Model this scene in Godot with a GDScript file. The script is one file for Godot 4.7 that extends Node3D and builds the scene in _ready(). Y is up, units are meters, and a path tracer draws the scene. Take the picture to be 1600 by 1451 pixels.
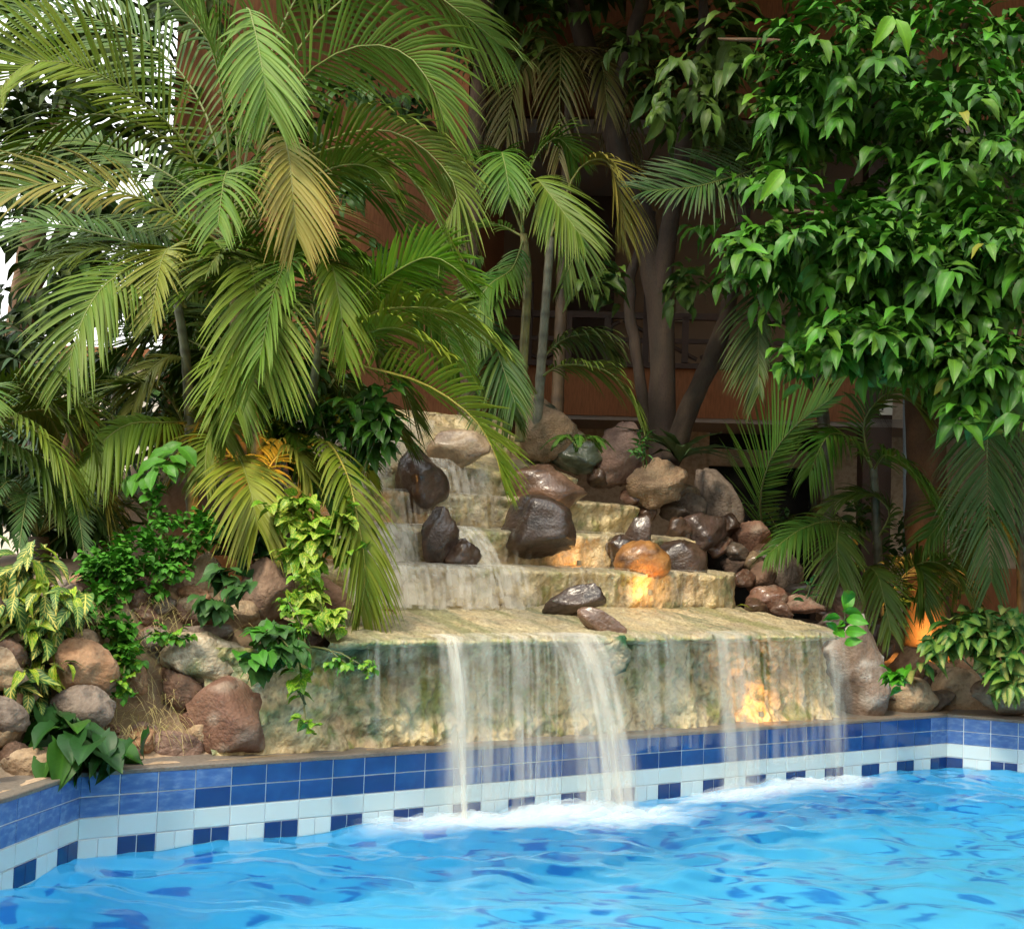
extends Node3D
# Garden waterfall falling into a tiled pool. World: y = 0 is the pool water, camera looks along -z.

const EYE := Vector3(0, 1.535, 0)
const FOCAL := 2157.0                       # focal length in pixels of the 1600 x 1451 photograph
const PA := Vector3(-2.01, 0.375, -6.68)    # top of the pool wall at its left corner
const YAW := 0.62483                        # heading of the long pool wall
const TW := 0.195                           # tile width
const TH := 0.1                             # tile height

var rng := RandomNumberGenerator.new()
var na := FastNoiseLite.new()
var nb := FastNoiseLite.new()
var nc := FastNoiseLite.new()
var cam_basis := Basis()
var wu := Vector3(cos(YAW), 0, -sin(YAW))   # along the long wall
var wv := Vector3(-sin(YAW), 0, -cos(YAW))  # away from the pool, behind the wall
var mats := {}
var leaf_meshes := {}
var used := {}


func _ready() -> void:
	setup_view()
	make_materials()
	build_pool()
	build_ground()
	build_building()
	build_cascade()
	build_left_bank()
	build_rocks()
	build_falls()
	build_trunks()
	build_palms()
	build_broadleaf()
	build_small_plants()
	build_lamps()


# ------------------------------------------------------------------ camera, sky, sun

func setup_view() -> void:
	rng.seed = 7
	na.seed = 11
	na.frequency = 1.0
	na.fractal_octaves = 4
	nb.seed = 23
	nb.frequency = 1.0
	nb.fractal_octaves = 3
	nc.seed = 5
	nc.frequency = 1.0
	nc.fractal_octaves = 2
	cam_basis = Basis(Vector3.RIGHT, deg_to_rad(3.46)) * Basis(Vector3.BACK, deg_to_rad(2.0))
	var cam := Camera3D.new()
	cam.name = "camera"
	cam.transform = Transform3D(cam_basis, EYE)
	cam.fov = 37.18
	cam.near = 0.05
	cam.far = 400.0
	add_child(cam)
	cam.current = true
	var sm := ProceduralSkyMaterial.new()
	sm.sky_top_color = Color(0.90, 0.93, 0.95)
	sm.sky_horizon_color = Color(0.98, 0.965, 0.93)
	sm.sky_curve = 0.2
	sm.ground_bottom_color = Color(0.3, 0.28, 0.25)
	sm.ground_horizon_color = Color(0.5, 0.48, 0.45)
	sm.sky_energy_multiplier = 1.0
	var sky := Sky.new()
	sky.sky_material = sm
	var env := Environment.new()
	env.background_mode = Environment.BG_SKY
	env.sky = sky
	env.tonemap_mode = Environment.TONE_MAPPER_LINEAR
	env.tonemap_exposure = 2.8
	env.sdfgi_enabled = true
	env.ssao_enabled = true
	env.ssil_enabled = true
	var we := WorldEnvironment.new()
	we.name = "environment"
	we.environment = env
	add_child(we)
	var sun := DirectionalLight3D.new()
	sun.name = "sun"
	sun.light_energy = 0.45
	sun.light_angular_distance = 12.0
	sun.light_color = Color(1.0, 0.95, 0.86)
	sun.shadow_enabled = true
	sun.look_at_from_position(Vector3(-3.5, 9.0, 6.0), Vector3.ZERO)
	add_child(sun)


# ------------------------------------------------------------------ places

func ray(x: float, y: float) -> Vector3:
	return cam_basis * Vector3((x - 800.0) / FOCAL, (725.5 - y) / FOCAL, -1.0)

func at(x: float, y: float, z: float) -> Vector3:           # a point z metres in front
	var d := ray(x, y)
	return EYE + d * (z / -d.z)

func atv(x: float, y: float, v: float) -> Vector3:          # a point v metres behind the long pool wall
	var d := ray(x, y)
	return EYE + d * ((v - (EYE - PA).dot(wv)) / d.dot(wv))

func wp(u: float, y: float, v: float) -> Vector3:           # wall frame: along, height above water, behind
	return Vector3(PA.x, 0, PA.z) + wu * u + wv * v + Vector3(0, y, 0)

func uv_of(p: Vector3) -> Vector2:
	return Vector2((p - PA).dot(wu), (p - PA).dot(wv))

func rr(a: float, b: float) -> float:
	return rng.randf_range(a, b)

func lin(r: float, g: float, b: float) -> Color:
	return Color(r, g, b).linear_to_srgb()


# ------------------------------------------------------------------ nodes

func numbered(called: String) -> String:
	if not used.has(called):
		used[called] = 0
		return called
	used[called] += 1
	return "%s_%03d" % [called, used[called]]

func thing(called: String, label: String, category: String, where := Vector3.ZERO, group := "") -> Node3D:
	var o := Node3D.new()
	o.name = numbered(called)
	o.position = where
	add_child(o)
	tag(o, label, category, group)
	return o

func tag(o: Node, label: String, category: String, group := "") -> void:
	o.set_meta("label", label)
	o.set_meta("category", category)
	if group != "":
		o.set_meta("group", group)

func struct_node(called: String, label := "") -> Node3D:
	var o := Node3D.new()
	o.name = numbered(called)
	add_child(o)
	o.set_meta("kind", "structure")
	if label != "":
		o.set_meta("label", label)
	return o

func put(called: String, mesh: Mesh, mat: Material, parent: Node = self, xf := Transform3D()) -> MeshInstance3D:
	var o := MeshInstance3D.new()
	o.name = numbered(called) if parent == self else called
	o.mesh = mesh
	if mat:
		o.material_override = mat
	o.transform = xf
	parent.add_child(o, true)
	return o


# ------------------------------------------------------------------ meshes

class MB:
	var v := PackedVector3Array()
	var c := PackedColorArray()
	var t := PackedVector2Array()
	var i := PackedInt32Array()
	func add(p: Vector3, col := Color.WHITE, uv := Vector2.ZERO) -> int:
		v.append(p)
		c.append(col)
		t.append(uv)
		return v.size() - 1
	func tri(a: int, b: int, d: int) -> void:
		i.append(a)
		i.append(b)
		i.append(d)
	func quad(a: int, b: int, d: int, e: int) -> void:
		tri(a, b, d)
		tri(a, d, e)
	func grid(start: int, w: int, h: int, closed := false, flip := false) -> void:
		for y in h - 1:
			for x in (w if closed else w - 1):
				var x2 := (x + 1) % w
				var a := start + y * w + x
				var b := start + y * w + x2
				var d := start + (y + 1) * w + x2
				var e := start + (y + 1) * w + x
				if flip:
					quad(a, e, d, b)
				else:
					quad(a, b, d, e)
	func box(lo: Vector3, hi: Vector3, col := Color.WHITE, xf := Transform3D()) -> void:
		for f in 6:
			var ax := f / 2
			var s: float = 1.0 if f % 2 == 1 else -1.0
			var b1 := (ax + 1) % 3
			var b2 := (ax + 2) % 3
			var m := (lo + hi) * 0.5
			var hh := (hi - lo) * 0.5
			var k := []
			for q in [[-1.0, -1.0], [1.0, -1.0], [1.0, 1.0], [-1.0, 1.0]]:
				var p := m
				p[ax] += s * hh[ax]
				p[b1] += q[0] * hh[b1]
				p[b2] += q[1] * hh[b2]
				k.append(add(xf * p, col, Vector2(p[b1], p[b2])))
			if s > 0:
				quad(k[0], k[3], k[2], k[1])
			else:
				quad(k[0], k[1], k[2], k[3])
	func tube(pts: PackedVector3Array, rad: PackedFloat32Array, sides: int, col := Color.WHITE, cap := true) -> void:
		var start := v.size()
		var ref := Vector3.RIGHT
		var n := pts.size()
		for k in n:
			var d: Vector3 = (pts[mini(k + 1, n - 1)] - pts[maxi(k - 1, 0)]).normalized()
			if absf(d.dot(ref)) > 0.95:
				ref = Vector3.UP if absf(d.y) < 0.9 else Vector3.BACK
			var sx := ref.cross(d).normalized()
			var sy := d.cross(sx)
			ref = sy.cross(d) if false else ref
			for s in sides:
				var a := TAU * s / sides
				add(pts[k] + (sx * cos(a) + sy * sin(a)) * rad[k], col, Vector2(float(s) / sides, float(k) / n))
		grid(start, sides, n, true, true)
		if cap:
			var e := add(pts[n - 1], col, Vector2(0.5, 1))
			var b := add(pts[0], col, Vector2(0.5, 0))
			for s in sides:
				var s2 := (s + 1) % sides
				tri(start + (n - 1) * sides + s, e, start + (n - 1) * sides + s2)
				tri(start + s, start + s2, b)
	func done(mat: Material = null, flat := false) -> ArrayMesh:
		if flat:
			var v2 := PackedVector3Array()
			var c2 := PackedColorArray()
			var t2 := PackedVector2Array()
			for k in i:
				v2.append(v[k])
				c2.append(c[k])
				t2.append(t[k])
			v = v2
			c = c2
			t = t2
			i = PackedInt32Array(range(v.size()))
		var nn := PackedVector3Array()
		nn.resize(v.size())
		for k in range(0, i.size(), 3):
			var a := i[k]
			var b := i[k + 1]
			var d := i[k + 2]
			var fn := (v[d] - v[a]).cross(v[b] - v[a])
			nn[a] += fn
			nn[b] += fn
			nn[d] += fn
		for k in nn.size():
			nn[k] = nn[k].normalized() if nn[k].length_squared() > 1e-18 else Vector3.UP
		var ar := []
		ar.resize(Mesh.ARRAY_MAX)
		ar[Mesh.ARRAY_VERTEX] = v
		ar[Mesh.ARRAY_NORMAL] = nn
		ar[Mesh.ARRAY_COLOR] = c
		ar[Mesh.ARRAY_TEX_UV] = t
		ar[Mesh.ARRAY_INDEX] = i
		var m := ArrayMesh.new()
		m.add_surface_from_arrays(Mesh.PRIMITIVE_TRIANGLES, ar)
		if mat:
			m.surface_set_material(0, mat)
		return m


# ------------------------------------------------------------------ materials

func noise_tex(sd: int, freq: float, size := 256, octaves := 4, ramp: Array = [], kind := FastNoiseLite.TYPE_SIMPLEX_SMOOTH) -> NoiseTexture2D:
	var n := FastNoiseLite.new()
	n.noise_type = kind
	n.seed = sd
	n.frequency = freq
	n.fractal_octaves = octaves
	var t := NoiseTexture2D.new()
	t.width = size
	t.height = size
	t.seamless = true
	t.noise = n
	if ramp.size():
		var g := Gradient.new()
		var offs := PackedFloat32Array()
		var cols := PackedColorArray()
		for r in ramp:
			offs.append(r[0])
			cols.append(r[1])
		g.offsets = offs
		g.colors = cols
		t.color_ramp = g
	return t

func std(called: String, col: Color, rough := 0.8, vertex := false) -> StandardMaterial3D:
	var m := StandardMaterial3D.new()
	m.resource_name = called
	m.albedo_color = col
	m.roughness = rough
	m.vertex_color_use_as_albedo = vertex
	mats[called] = m
	return m

func tri_map(m: StandardMaterial3D, scale: Vector3, color: Texture2D, height: Texture2D, depth: float, world := true) -> void:
	m.uv1_triplanar = true
	m.uv1_world_triplanar = world
	m.uv1_scale = scale
	if color:
		m.albedo_texture = color
	if height:
		m.heightmap_enabled = true
		m.heightmap_texture = height
		m.heightmap_scale = depth

func make_materials() -> void:
	var grain := noise_tex(1, 0.02, 512, 5, [[0.0, Color(0.78, 0.76, 0.75)], [0.35, Color(0.9, 0.89, 0.88)], [0.6, Color(1, 1, 1)], [1.0, Color(0.86, 0.84, 0.8)]])
	var bump := noise_tex(2, 0.03, 512, 6)
	var pits := noise_tex(3, 0.05, 512, 3, [], FastNoiseLite.TYPE_CELLULAR)
	# rocks: vertex colours times a speckled grain
	for r in [["rock_dry", 0.85, 0.8], ["rock_wet", 0.34, 0.5], ["rock_porous", 0.9, 1.6], ["stone_step", 0.45, 0.9], ["earth", 0.95, 0.0]]:
		var m := std(r[0], Color.WHITE, r[1], true)
		tri_map(m, Vector3.ONE * 2.3, grain, null if r[2] == 0.0 else (pits if r[0] == "rock_porous" else bump), r[2])
	mats.rock_wet.clearcoat_enabled = true
	mats.rock_wet.clearcoat = 0.35
	mats.rock_wet.clearcoat_roughness = 0.18
	# pool
	var streak := noise_tex(4, 0.008, 256, 4, [[0.0, Color(0.010, 0.05, 0.2).linear_to_srgb()], [0.5, Color(0.012, 0.068, 0.25).linear_to_srgb()], [1.0, Color(0.025, 0.105, 0.32).linear_to_srgb()]])
	var m1 := std("tile_blue", Color.WHITE, 0.08)
	tri_map(m1, Vector3(3, 3, 3), streak, null, 0)
	var m2 := std("tile_blue_deep", lin(0.009, 0.045, 0.19), 0.07)
	m2.metallic_specular = 0.5
	var lime := noise_tex(6, 0.012, 512, 5, [[0.0, lin(0.035, 0.1, 0.32)], [0.4, lin(0.05, 0.13, 0.36)], [0.6, lin(0.08, 0.17, 0.4)], [0.8, lin(0.14, 0.24, 0.45)], [1.0, lin(0.24, 0.34, 0.52)]])
	var m3 := std("tile_limed", Color.WHITE, 0.4)
	tri_map(m3, Vector3(2.2, 4.0, 2.2), lime, null, 0)
	var m4 := std("tile_white", lin(0.56, 0.66, 0.68), 0.1)
	m4.clearcoat_enabled = true
	std("tile_ivory", lin(0.52, 0.63, 0.65), 0.16)
	std("tile_navy", lin(0.008, 0.034, 0.15), 0.08)
	std("grout", lin(0.72, 0.76, 0.8), 0.8)
	std("pool_tile", lin(0.1, 0.58, 0.88), 0.5)
	std("pool_fleck", lin(0.012, 0.2, 0.62), 0.5)  # tone of the tiles added as dark water flecks
	var w := std("water", Color(0.97, 1.0, 1.0, 0.0), 0.15)
	w.refraction_enabled = true
	w.refraction_scale = 0.033
	var fm := std("foam", Color(0.93, 0.96, 0.97), 0.6, true)
	fm.transparency = BaseMaterial3D.TRANSPARENCY_ALPHA
	fm.backlight_enabled = true
	fm.backlight = Color(0.6, 0.6, 0.6)
	var fw := std("fall_water", Color(0.98, 0.96, 0.91), 0.35, true)
	fw.transparency = BaseMaterial3D.TRANSPARENCY_ALPHA
	fw.backlight_enabled = true
	fw.backlight = Color(0.7, 0.7, 0.7)
	var cop := std("coping_stone", lin(0.2, 0.17, 0.14), 0.5)
	tri_map(cop, Vector3.ONE * 3, grain, null, 0)
	# building
	var terr := noise_tex(13, 0.03, 512, 4, [[0.0, lin(0.17, 0.065, 0.026)], [0.5, lin(0.24, 0.095, 0.038)], [1.0, lin(0.3, 0.125, 0.053)]])
	var st := std("stucco", Color.WHITE, 0.95)
	tri_map(st, Vector3(2.5, 0.35, 2.5), terr, null, 0)
	var cr := std("cream_wall", lin(0.46, 0.38, 0.28), 0.9)
	tri_map(cr, Vector3.ONE, grain, null, 0)
	std("slab", lin(0.26, 0.22, 0.19), 0.9)
	std("dark_wood", lin(0.05, 0.025, 0.015), 0.6)
	std("dark_glass", lin(0.01, 0.012, 0.014), 0.1)
	std("recess", lin(0.3, 0.2, 0.13), 0.9)
	std("pipe", lin(0.25, 0.32, 0.36), 0.5)
	std("notice", lin(0.6, 0.58, 0.5), 0.7)
	std("ink", lin(0.02, 0.02, 0.02), 0.7)
	var pale := std("pale_wall", lin(0.75, 0.68, 0.55), 0.9)
	pale.metallic_specular = 0.2
	# plants
	var bark := std("bark", Color.WHITE, 0.9, true)
	tri_map(bark, Vector3(5, 1.6, 5), grain, null, 0)
	var cane := std("cane", Color.WHITE, 0.5, true)
	tri_map(cane, Vector3(3, 1, 3), grain, null, 0)
	var fr := std("frond", Color.WHITE, 0.5, true)
	fr.backlight_enabled = true
	fr.backlight = Color(0.24, 0.3, 0.08)
	fr.metallic_specular = 0.35
	var lf := std("leaf_small", Color.WHITE, 0.45, true)
	lf.backlight_enabled = true
	lf.backlight = Color(0.4, 0.5, 0.2)
	std("iron", lin(0.02, 0.02, 0.02), 0.5)
	std("lamp_stone", lin(0.42, 0.32, 0.18), 0.8)


# ------------------------------------------------------------------ pool

const PL := Vector3(-0.167, 0, 0.986)       # the left wall runs from the corner towards the viewer
const PR := Vector3(0.884, 0, 0.468)        # the right wall runs from the far corner to the right

func tile_mesh(w: float, h: float) -> ArrayMesh:
	var b := MB.new()
	var g := 0.003
	var t := 0.005
	var k := 0.0018
	var x0 := g
	var x1 := w - g
	var y0 := g
	var y1 := h - g
	var outer := []
	for p in [[x0, y0], [x1, y0], [x1, y1], [x0, y1]]:
		outer.append(Vector3(p[0], p[1], 0))
	var c := Vector3((x0 + x1) / 2, (y0 + y1) / 2, 0)
	var rings := [[0.0, 0.0], [t - k, 0.0], [t, k]]
	for r in 2:
		for q in 4:
			var q2 := (q + 1) % 4
			var a: Vector3 = outer[q]
			var e: Vector3 = outer[q2]
			var s0: float = rings[r][1]
			var s1: float = rings[r + 1][1]
			var i0 := b.add(ins(a, c, s0) + Vector3(0, 0, rings[r][0]))
			var i1 := b.add(ins(e, c, s0) + Vector3(0, 0, rings[r][0]))
			var i2 := b.add(ins(e, c, s1) + Vector3(0, 0, rings[r + 1][0]))
			var i3 := b.add(ins(a, c, s1) + Vector3(0, 0, rings[r + 1][0]))
			b.quad(i0, i3, i2, i1)
	var f := []
	for q in 4:
		f.append(b.add(ins(outer[q], c, k) + Vector3(0, 0, t)))
	b.quad(f[0], f[3], f[2], f[1])
	return b.done()

func ins(p: Vector3, c: Vector3, k: float) -> Vector3:
	return Vector3(p.x + k * signf(c.x - p.x), p.y + k * signf(c.y - p.y), p.z)

func tiled_wall(called: String, from: Vector3, dir: Vector3, widths: Array, phase: int, limed: Callable) -> void:
	var n := Vector3.UP.cross(dir) * -1.0
	if n.dot(Vector3(0.6, 0, -4.0) - from) < 0:
		n = -n
	var root := struct_node(called)
	var bx := Basis(dir, Vector3.UP, n)
	if bx.determinant() < 0:
		bx = Basis(-dir, Vector3.UP, n)
	var mirrored := bx.x.dot(dir) < 0
	root.transform = Transform3D(bx, Vector3(from.x, 0, from.z))
	var total := 0.0
	for w in widths:
		total += w
	var back := MB.new()
	var sx := -1.0 if mirrored else 1.0
	back.box(Vector3(minf(0, sx * total) - 0.05, -0.03, -0.2), Vector3(maxf(0, sx * total) + 0.05, 0.3749, -0.0005))
	put("grout_backing", back.done(), mats.grout, root)
	var under := MB.new()
	under.box(Vector3(minf(0, sx * total) - 0.05, -1.35, -0.2), Vector3(maxf(0, sx * total) + 0.05, -0.034, 0.002))
	put("underwater_facing", under.done(), mats.pool_tile, root)
	var fleck_mesh := tile_mesh(0.18, 0.16)  # underwater tiles added to imitate dark flecks in the water
	for row in 3:
		var ax := 0.1 + (0.3 if row % 2 == 1 else 0.0)
		while ax < total - 0.3:
			if rng.randf() < 0.85:
				put("tile", fleck_mesh, mats.pool_fleck, root, Transform3D(Basis(), Vector3(-(ax + 0.18) if mirrored else ax, -0.42 - row * 0.38, 0.002)))
			ax += 0.46
	var cache := {}
	var x := 0.0
	for k in widths.size():
		var w: float = widths[k]
		for row in 4:
			var cols := 2 if row == 3 else 1
			if w < 0.15:
				cols = 1
			for q in cols:
				var tw := w / cols
				var key := "%.4f" % tw
				if not cache.has(key):
					cache[key] = tile_mesh(tw, TH)
				var m: Material
				if row < 2:
					m = mats.tile_limed if limed.call(k, row) else ([mats.tile_blue, mats.tile_blue, mats.tile_blue_deep][rng.randi() % 3])
				elif row == 2:
					m = [mats.tile_white, mats.tile_ivory][rng.randi() % 2]
				else:
					m = mats.tile_navy if posmod(k + phase, 2) == 0 else mats.tile_white
				var px0 := x + q * tw
				var lx := -(px0 + tw) if mirrored else px0
				var xf := Transform3D(Basis(Vector3.UP, rr(-0.004, 0.004)) * Basis(Vector3.RIGHT, rr(-0.006, 0.006)), Vector3(lx, 0.375 - TH * (row + 1), rr(-0.0006, 0.0006)))
				put("tile", cache[key], m, root, xf)
		x += w

func build_pool() -> void:
	var widths := []
	for k in 34:
		widths.append(TW)
	tiled_wall("pool_wall_far", PA, wu, widths, 1, func(k, row): return k < 3 or (k == 3 and row == 0) or k >= 33)
	var wl := []
	for k in 10:
		wl.append(TW)
	wl.append(5.2)
	tiled_wall("pool_wall_left", PA, PL, wl.slice(0, 10), 0, func(_k, _r): return true)
	var pb := PA + wu * TW * 34
	var wr := [TW * 0.625]
	for k in 8:
		wr.append(TW)
	tiled_wall("pool_wall_right", pb, PR, wr, 0, func(_k, _r): return true)
	# floor
	var f := MB.new()
	f.box(Vector3(-4.2, -1.5, -11.2), Vector3(9.5, -1.3, 0.6))
	var fo := put("pool_floor", f.done(), mats.pool_tile)
	fo.set_meta("kind", "structure")
	# darker tiles added to the floor to stand for flecks in the water
	var ft := tile_mesh(0.17, 0.17)
	for j in 21:
		for i in 22:
			var x := -3.0 + i * 0.44 + (0.22 if j % 2 == 1 else 0.0)
			var z := -10.2 + j * 0.34
			if uv_of(Vector3(x, 0, z)).y > -0.3 or x < -2.2 + (z + 6.7) * -0.17 or rng.randf() < 0.25:
				continue
			put("floor_fleck", ft, mats.pool_fleck, fo, Transform3D(Basis(Vector3.RIGHT, -PI / 2), Vector3(x, -1.3, z)))
	# plain pool sides out of view
	var s := MB.new()
	s.box(Vector3(-4.0, -1.35, 0.25), Vector3(9.5, 0.375, 0.6))
	s.box(Vector3(8.7, -1.35, -8.2), Vector3(9.5, 0.375, 0.25))
	var p0 := PA + PL * TW * 10
	var e := MB.new()
	var bas := Basis(PL, Vector3.UP, PL.cross(Vector3.UP))
	e.box(Vector3(0.06, -1.7, -0.2), Vector3(5.2, 0, 0.0), Color.WHITE, Transform3D(bas, p0))
	put("pool_side", s.done(), mats.tile_white).set_meta("kind", "structure")
	put("pool_side", e.done(), mats.tile_blue).set_meta("kind", "structure")
	var r0 := pb + PR * (TW * 8.625)
	var e2 := MB.new()
	var bas2 := Basis(PR, Vector3.UP, PR.cross(Vector3.UP))
	e2.box(Vector3(0.06, -1.7, 0.0), Vector3(4.6, 0, 0.2), Color.WHITE, Transform3D(bas2, r0))
	put("pool_side", e2.done(), mats.tile_blue).set_meta("kind", "structure")
	build_water(pb)
	# coping along the three walls
	var cb := MB.new()
	var path := [PA + PL * 7.0, PA, pb, pb + PR * 6.0]
	for side in 3:
		var a: Vector3 = path[side]
		var b: Vector3 = path[side + 1]
		var steps := int(a.distance_to(b) / 0.06)
		var d := (b - a).normalized()
		var n := Vector3(d.z, 0, -d.x)
		if n.dot(wv) < 0 and side == 1:
			n = -n
		if side == 0 and n.x > 0:
			n = -n
		if side == 2 and n.z > 0:
			n = -n
		var st := cb.v.size()
		for k in steps + 1:
			var p := a.lerp(b, float(k) / steps)
			for q in [[-0.006, 0.372], [-0.008, 0.388], [-0.004, 0.396], [0.05, 0.4], [0.13, 0.402], [0.22, 0.404], [0.4, 0.41]]:
				var pos: Vector3 = p + n * q[0]
				var wob := na.get_noise_3d(pos.x * 5, q[1] * 20, pos.z * 5)
				pos.y = q[1] + 0.004 * wob
				pos += n * 0.004 * nb.get_noise_3d(pos.x * 9, 0, pos.z * 9)
				cb.add(pos)
		cb.grid(st, 7, steps + 1, false, false)
	put("coping", cb.done(), mats.coping_stone).set_meta("kind", "structure")

func wave(x: float, z: float) -> float:
	return 0.035 * nc.get_noise_2d(x * 0.7, z * 1.1) + 0.026 * nc.get_noise_2d(x * 1.7 + 7.0, z * 2.6) + 0.014 * nb.get_noise_2d(x * 3.6, z * 5.6)

func build_water(pb: Vector3) -> void:
	var b := MB.new()
	var rows := 300
	var cols := 190
	for j in rows + 1:
		var t := float(j) / rows
		var z := lerpf(pb.z + 0.003, 0.25, t)
		var xl: float
		if z < PA.z:
			xl = PA.x + (z - PA.z) / wu.z * wu.x
		else:
			xl = PA.x + (z - PA.z) / PL.z * PL.x
		var xr := minf(8.7, pb.x + (z - pb.z) / PR.z * PR.x)
		for i in cols + 1:
			var x := lerpf(xl, xr, float(i) / cols)
			b.add(Vector3(x, wave(x, z), z), Color.WHITE, Vector2(x, z))
	b.grid(0, cols + 1, rows + 1, false, false)
	var m := b.done(mats.water)
	put("pool_water", m, mats.water).set_meta("kind", "structure")


# ------------------------------------------------------------------ ground

func bank_height(u: float, d: float, side: int) -> float:
	# height of the garden bed at distance d behind the pool edge
	var left := 0.40 + 0.83 * smoothstep(0.2, 0.85, d) + 0.12 * smoothstep(0.8, 2.2, d)
	var right := 0.40 + 0.3 * smoothstep(0.4, 0.9, d) + 0.12 * smoothstep(0.9, 3.0, d)
	var mid := 0.40 + 0.42 * smoothstep(0.3, 0.6, d) + 0.35 * smoothstep(0.9, 1.7, d) + 0.9 * smoothstep(1.6, 3.2, d) * (1.0 - smoothstep(3.6, 5.0, d))
	if side == 0:
		return left
	if side == 2:
		return right
	var h := lerpf(left, mid, smoothstep(1.0, 1.5, u))
	return lerpf(h, right, smoothstep(4.9, 6.0, u - 0.0))

func build_ground() -> void:
	var pb := PA + wu * TW * 34
	var pts := []
	var nl := Vector3(-0.986, 0, -0.167)
	var nr := Vector3(0.468, 0, -0.884)
	for k in 90:
		var s := 7.0 * (1.0 - float(k) / 90)
		pts.append([PA + PL * s, nl.lerp(wv, 0.5 * smoothstep(0.7, 0.0, s)).normalized(), -s, 0])
	for k in 111:
		var s := 6.63 * float(k) / 110
		var n := wv.lerp(nl, 0.5 * smoothstep(0.7, 0.0, s)).lerp(nr, 0.5 * smoothstep(0.7, 0.0, 6.63 - s))
		pts.append([PA + wu * s, n.normalized(), s, 1])
	for k in range(1, 60):
		var s := 6.0 * float(k) / 59
		pts.append([pb + PR * s, nr.lerp(wv, 0.5 * smoothstep(0.7, 0.0, s)).normalized(), 6.63 + s, 2])
	var ds := []
	var d := 0.05
	while d < 1.4:
		ds.append(d)
		d += 0.035
	while d < 160.0:
		ds.append(d)
		d *= 1.25
	var b := MB.new()
	for row in ds:
		for p in pts:
			var n: Vector3 = p[1]
			var pos: Vector3 = p[0] + n * row
			var h := bank_height(p[2], row, p[3])
			if row > 6.0:
				h = lerpf(h, 0.9, smoothstep(6.0, 12.0, row))
			var k := smoothstep(0.25, 0.5, row)
			var q1 := na.get_noise_3d(pos.x * 1.6, h * 2.0, pos.z * 1.6)
			var q2 := nb.get_noise_3d(pos.x * 6.0, h * 6.0, pos.z * 6.0)
			pos.y = h + k * (0.09 * q1 + 0.03 * q2)
			pos += n * k * 0.05 * nb.get_noise_3d(pos.x * 4.0 + 9.0, h * 5.0, pos.z * 4.0)
			var c := Color(0.30, 0.2, 0.12).lerp(Color(0.52, 0.38, 0.25), clampf(0.5 + 1.3 * q1, 0, 1))
			c = c.lerp(Color(0.16, 0.12, 0.05), clampf(nc.get_noise_3d(pos.x * 2.2, pos.y * 2.2, pos.z * 2.2) * 2.0 - 0.1, 0, 1) * 0.8)
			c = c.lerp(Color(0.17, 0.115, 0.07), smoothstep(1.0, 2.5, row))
			b.add(pos, c)
	b.grid(0, pts.size(), ds.size(), false, true)
	put("ground", b.done(), mats.earth).set_meta("kind", "structure")


# ------------------------------------------------------------------ building

var bxf := Transform3D()

func bl(x: float, y: float, zo: float) -> Vector3:
	# where the line of sight through that place in the photograph meets the building's plane zo, in the building's own axes
	var inv := bxf.affine_inverse()
	var o := inv * EYE
	var d := inv.basis * ray(x, y)
	return o + d * ((zo - o.z) / d.z)

func slab_box(parent: Node, called: String, m: Material, x0: float, y0: float, x1: float, y1: float, zo: float, thick: float) -> MeshInstance3D:
	var a := bl(x0, (y0 + y1) / 2, zo)
	var c := bl(x1, (y0 + y1) / 2, zo)
	var t := bl((x0 + x1) / 2, y0, zo)
	var l := bl((x0 + x1) / 2, y1, zo)
	var b := MB.new()
	b.box(Vector3(a.x, l.y, zo - thick), Vector3(c.x, t.y, zo))
	return put(called, b.done(), m, parent)

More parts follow.
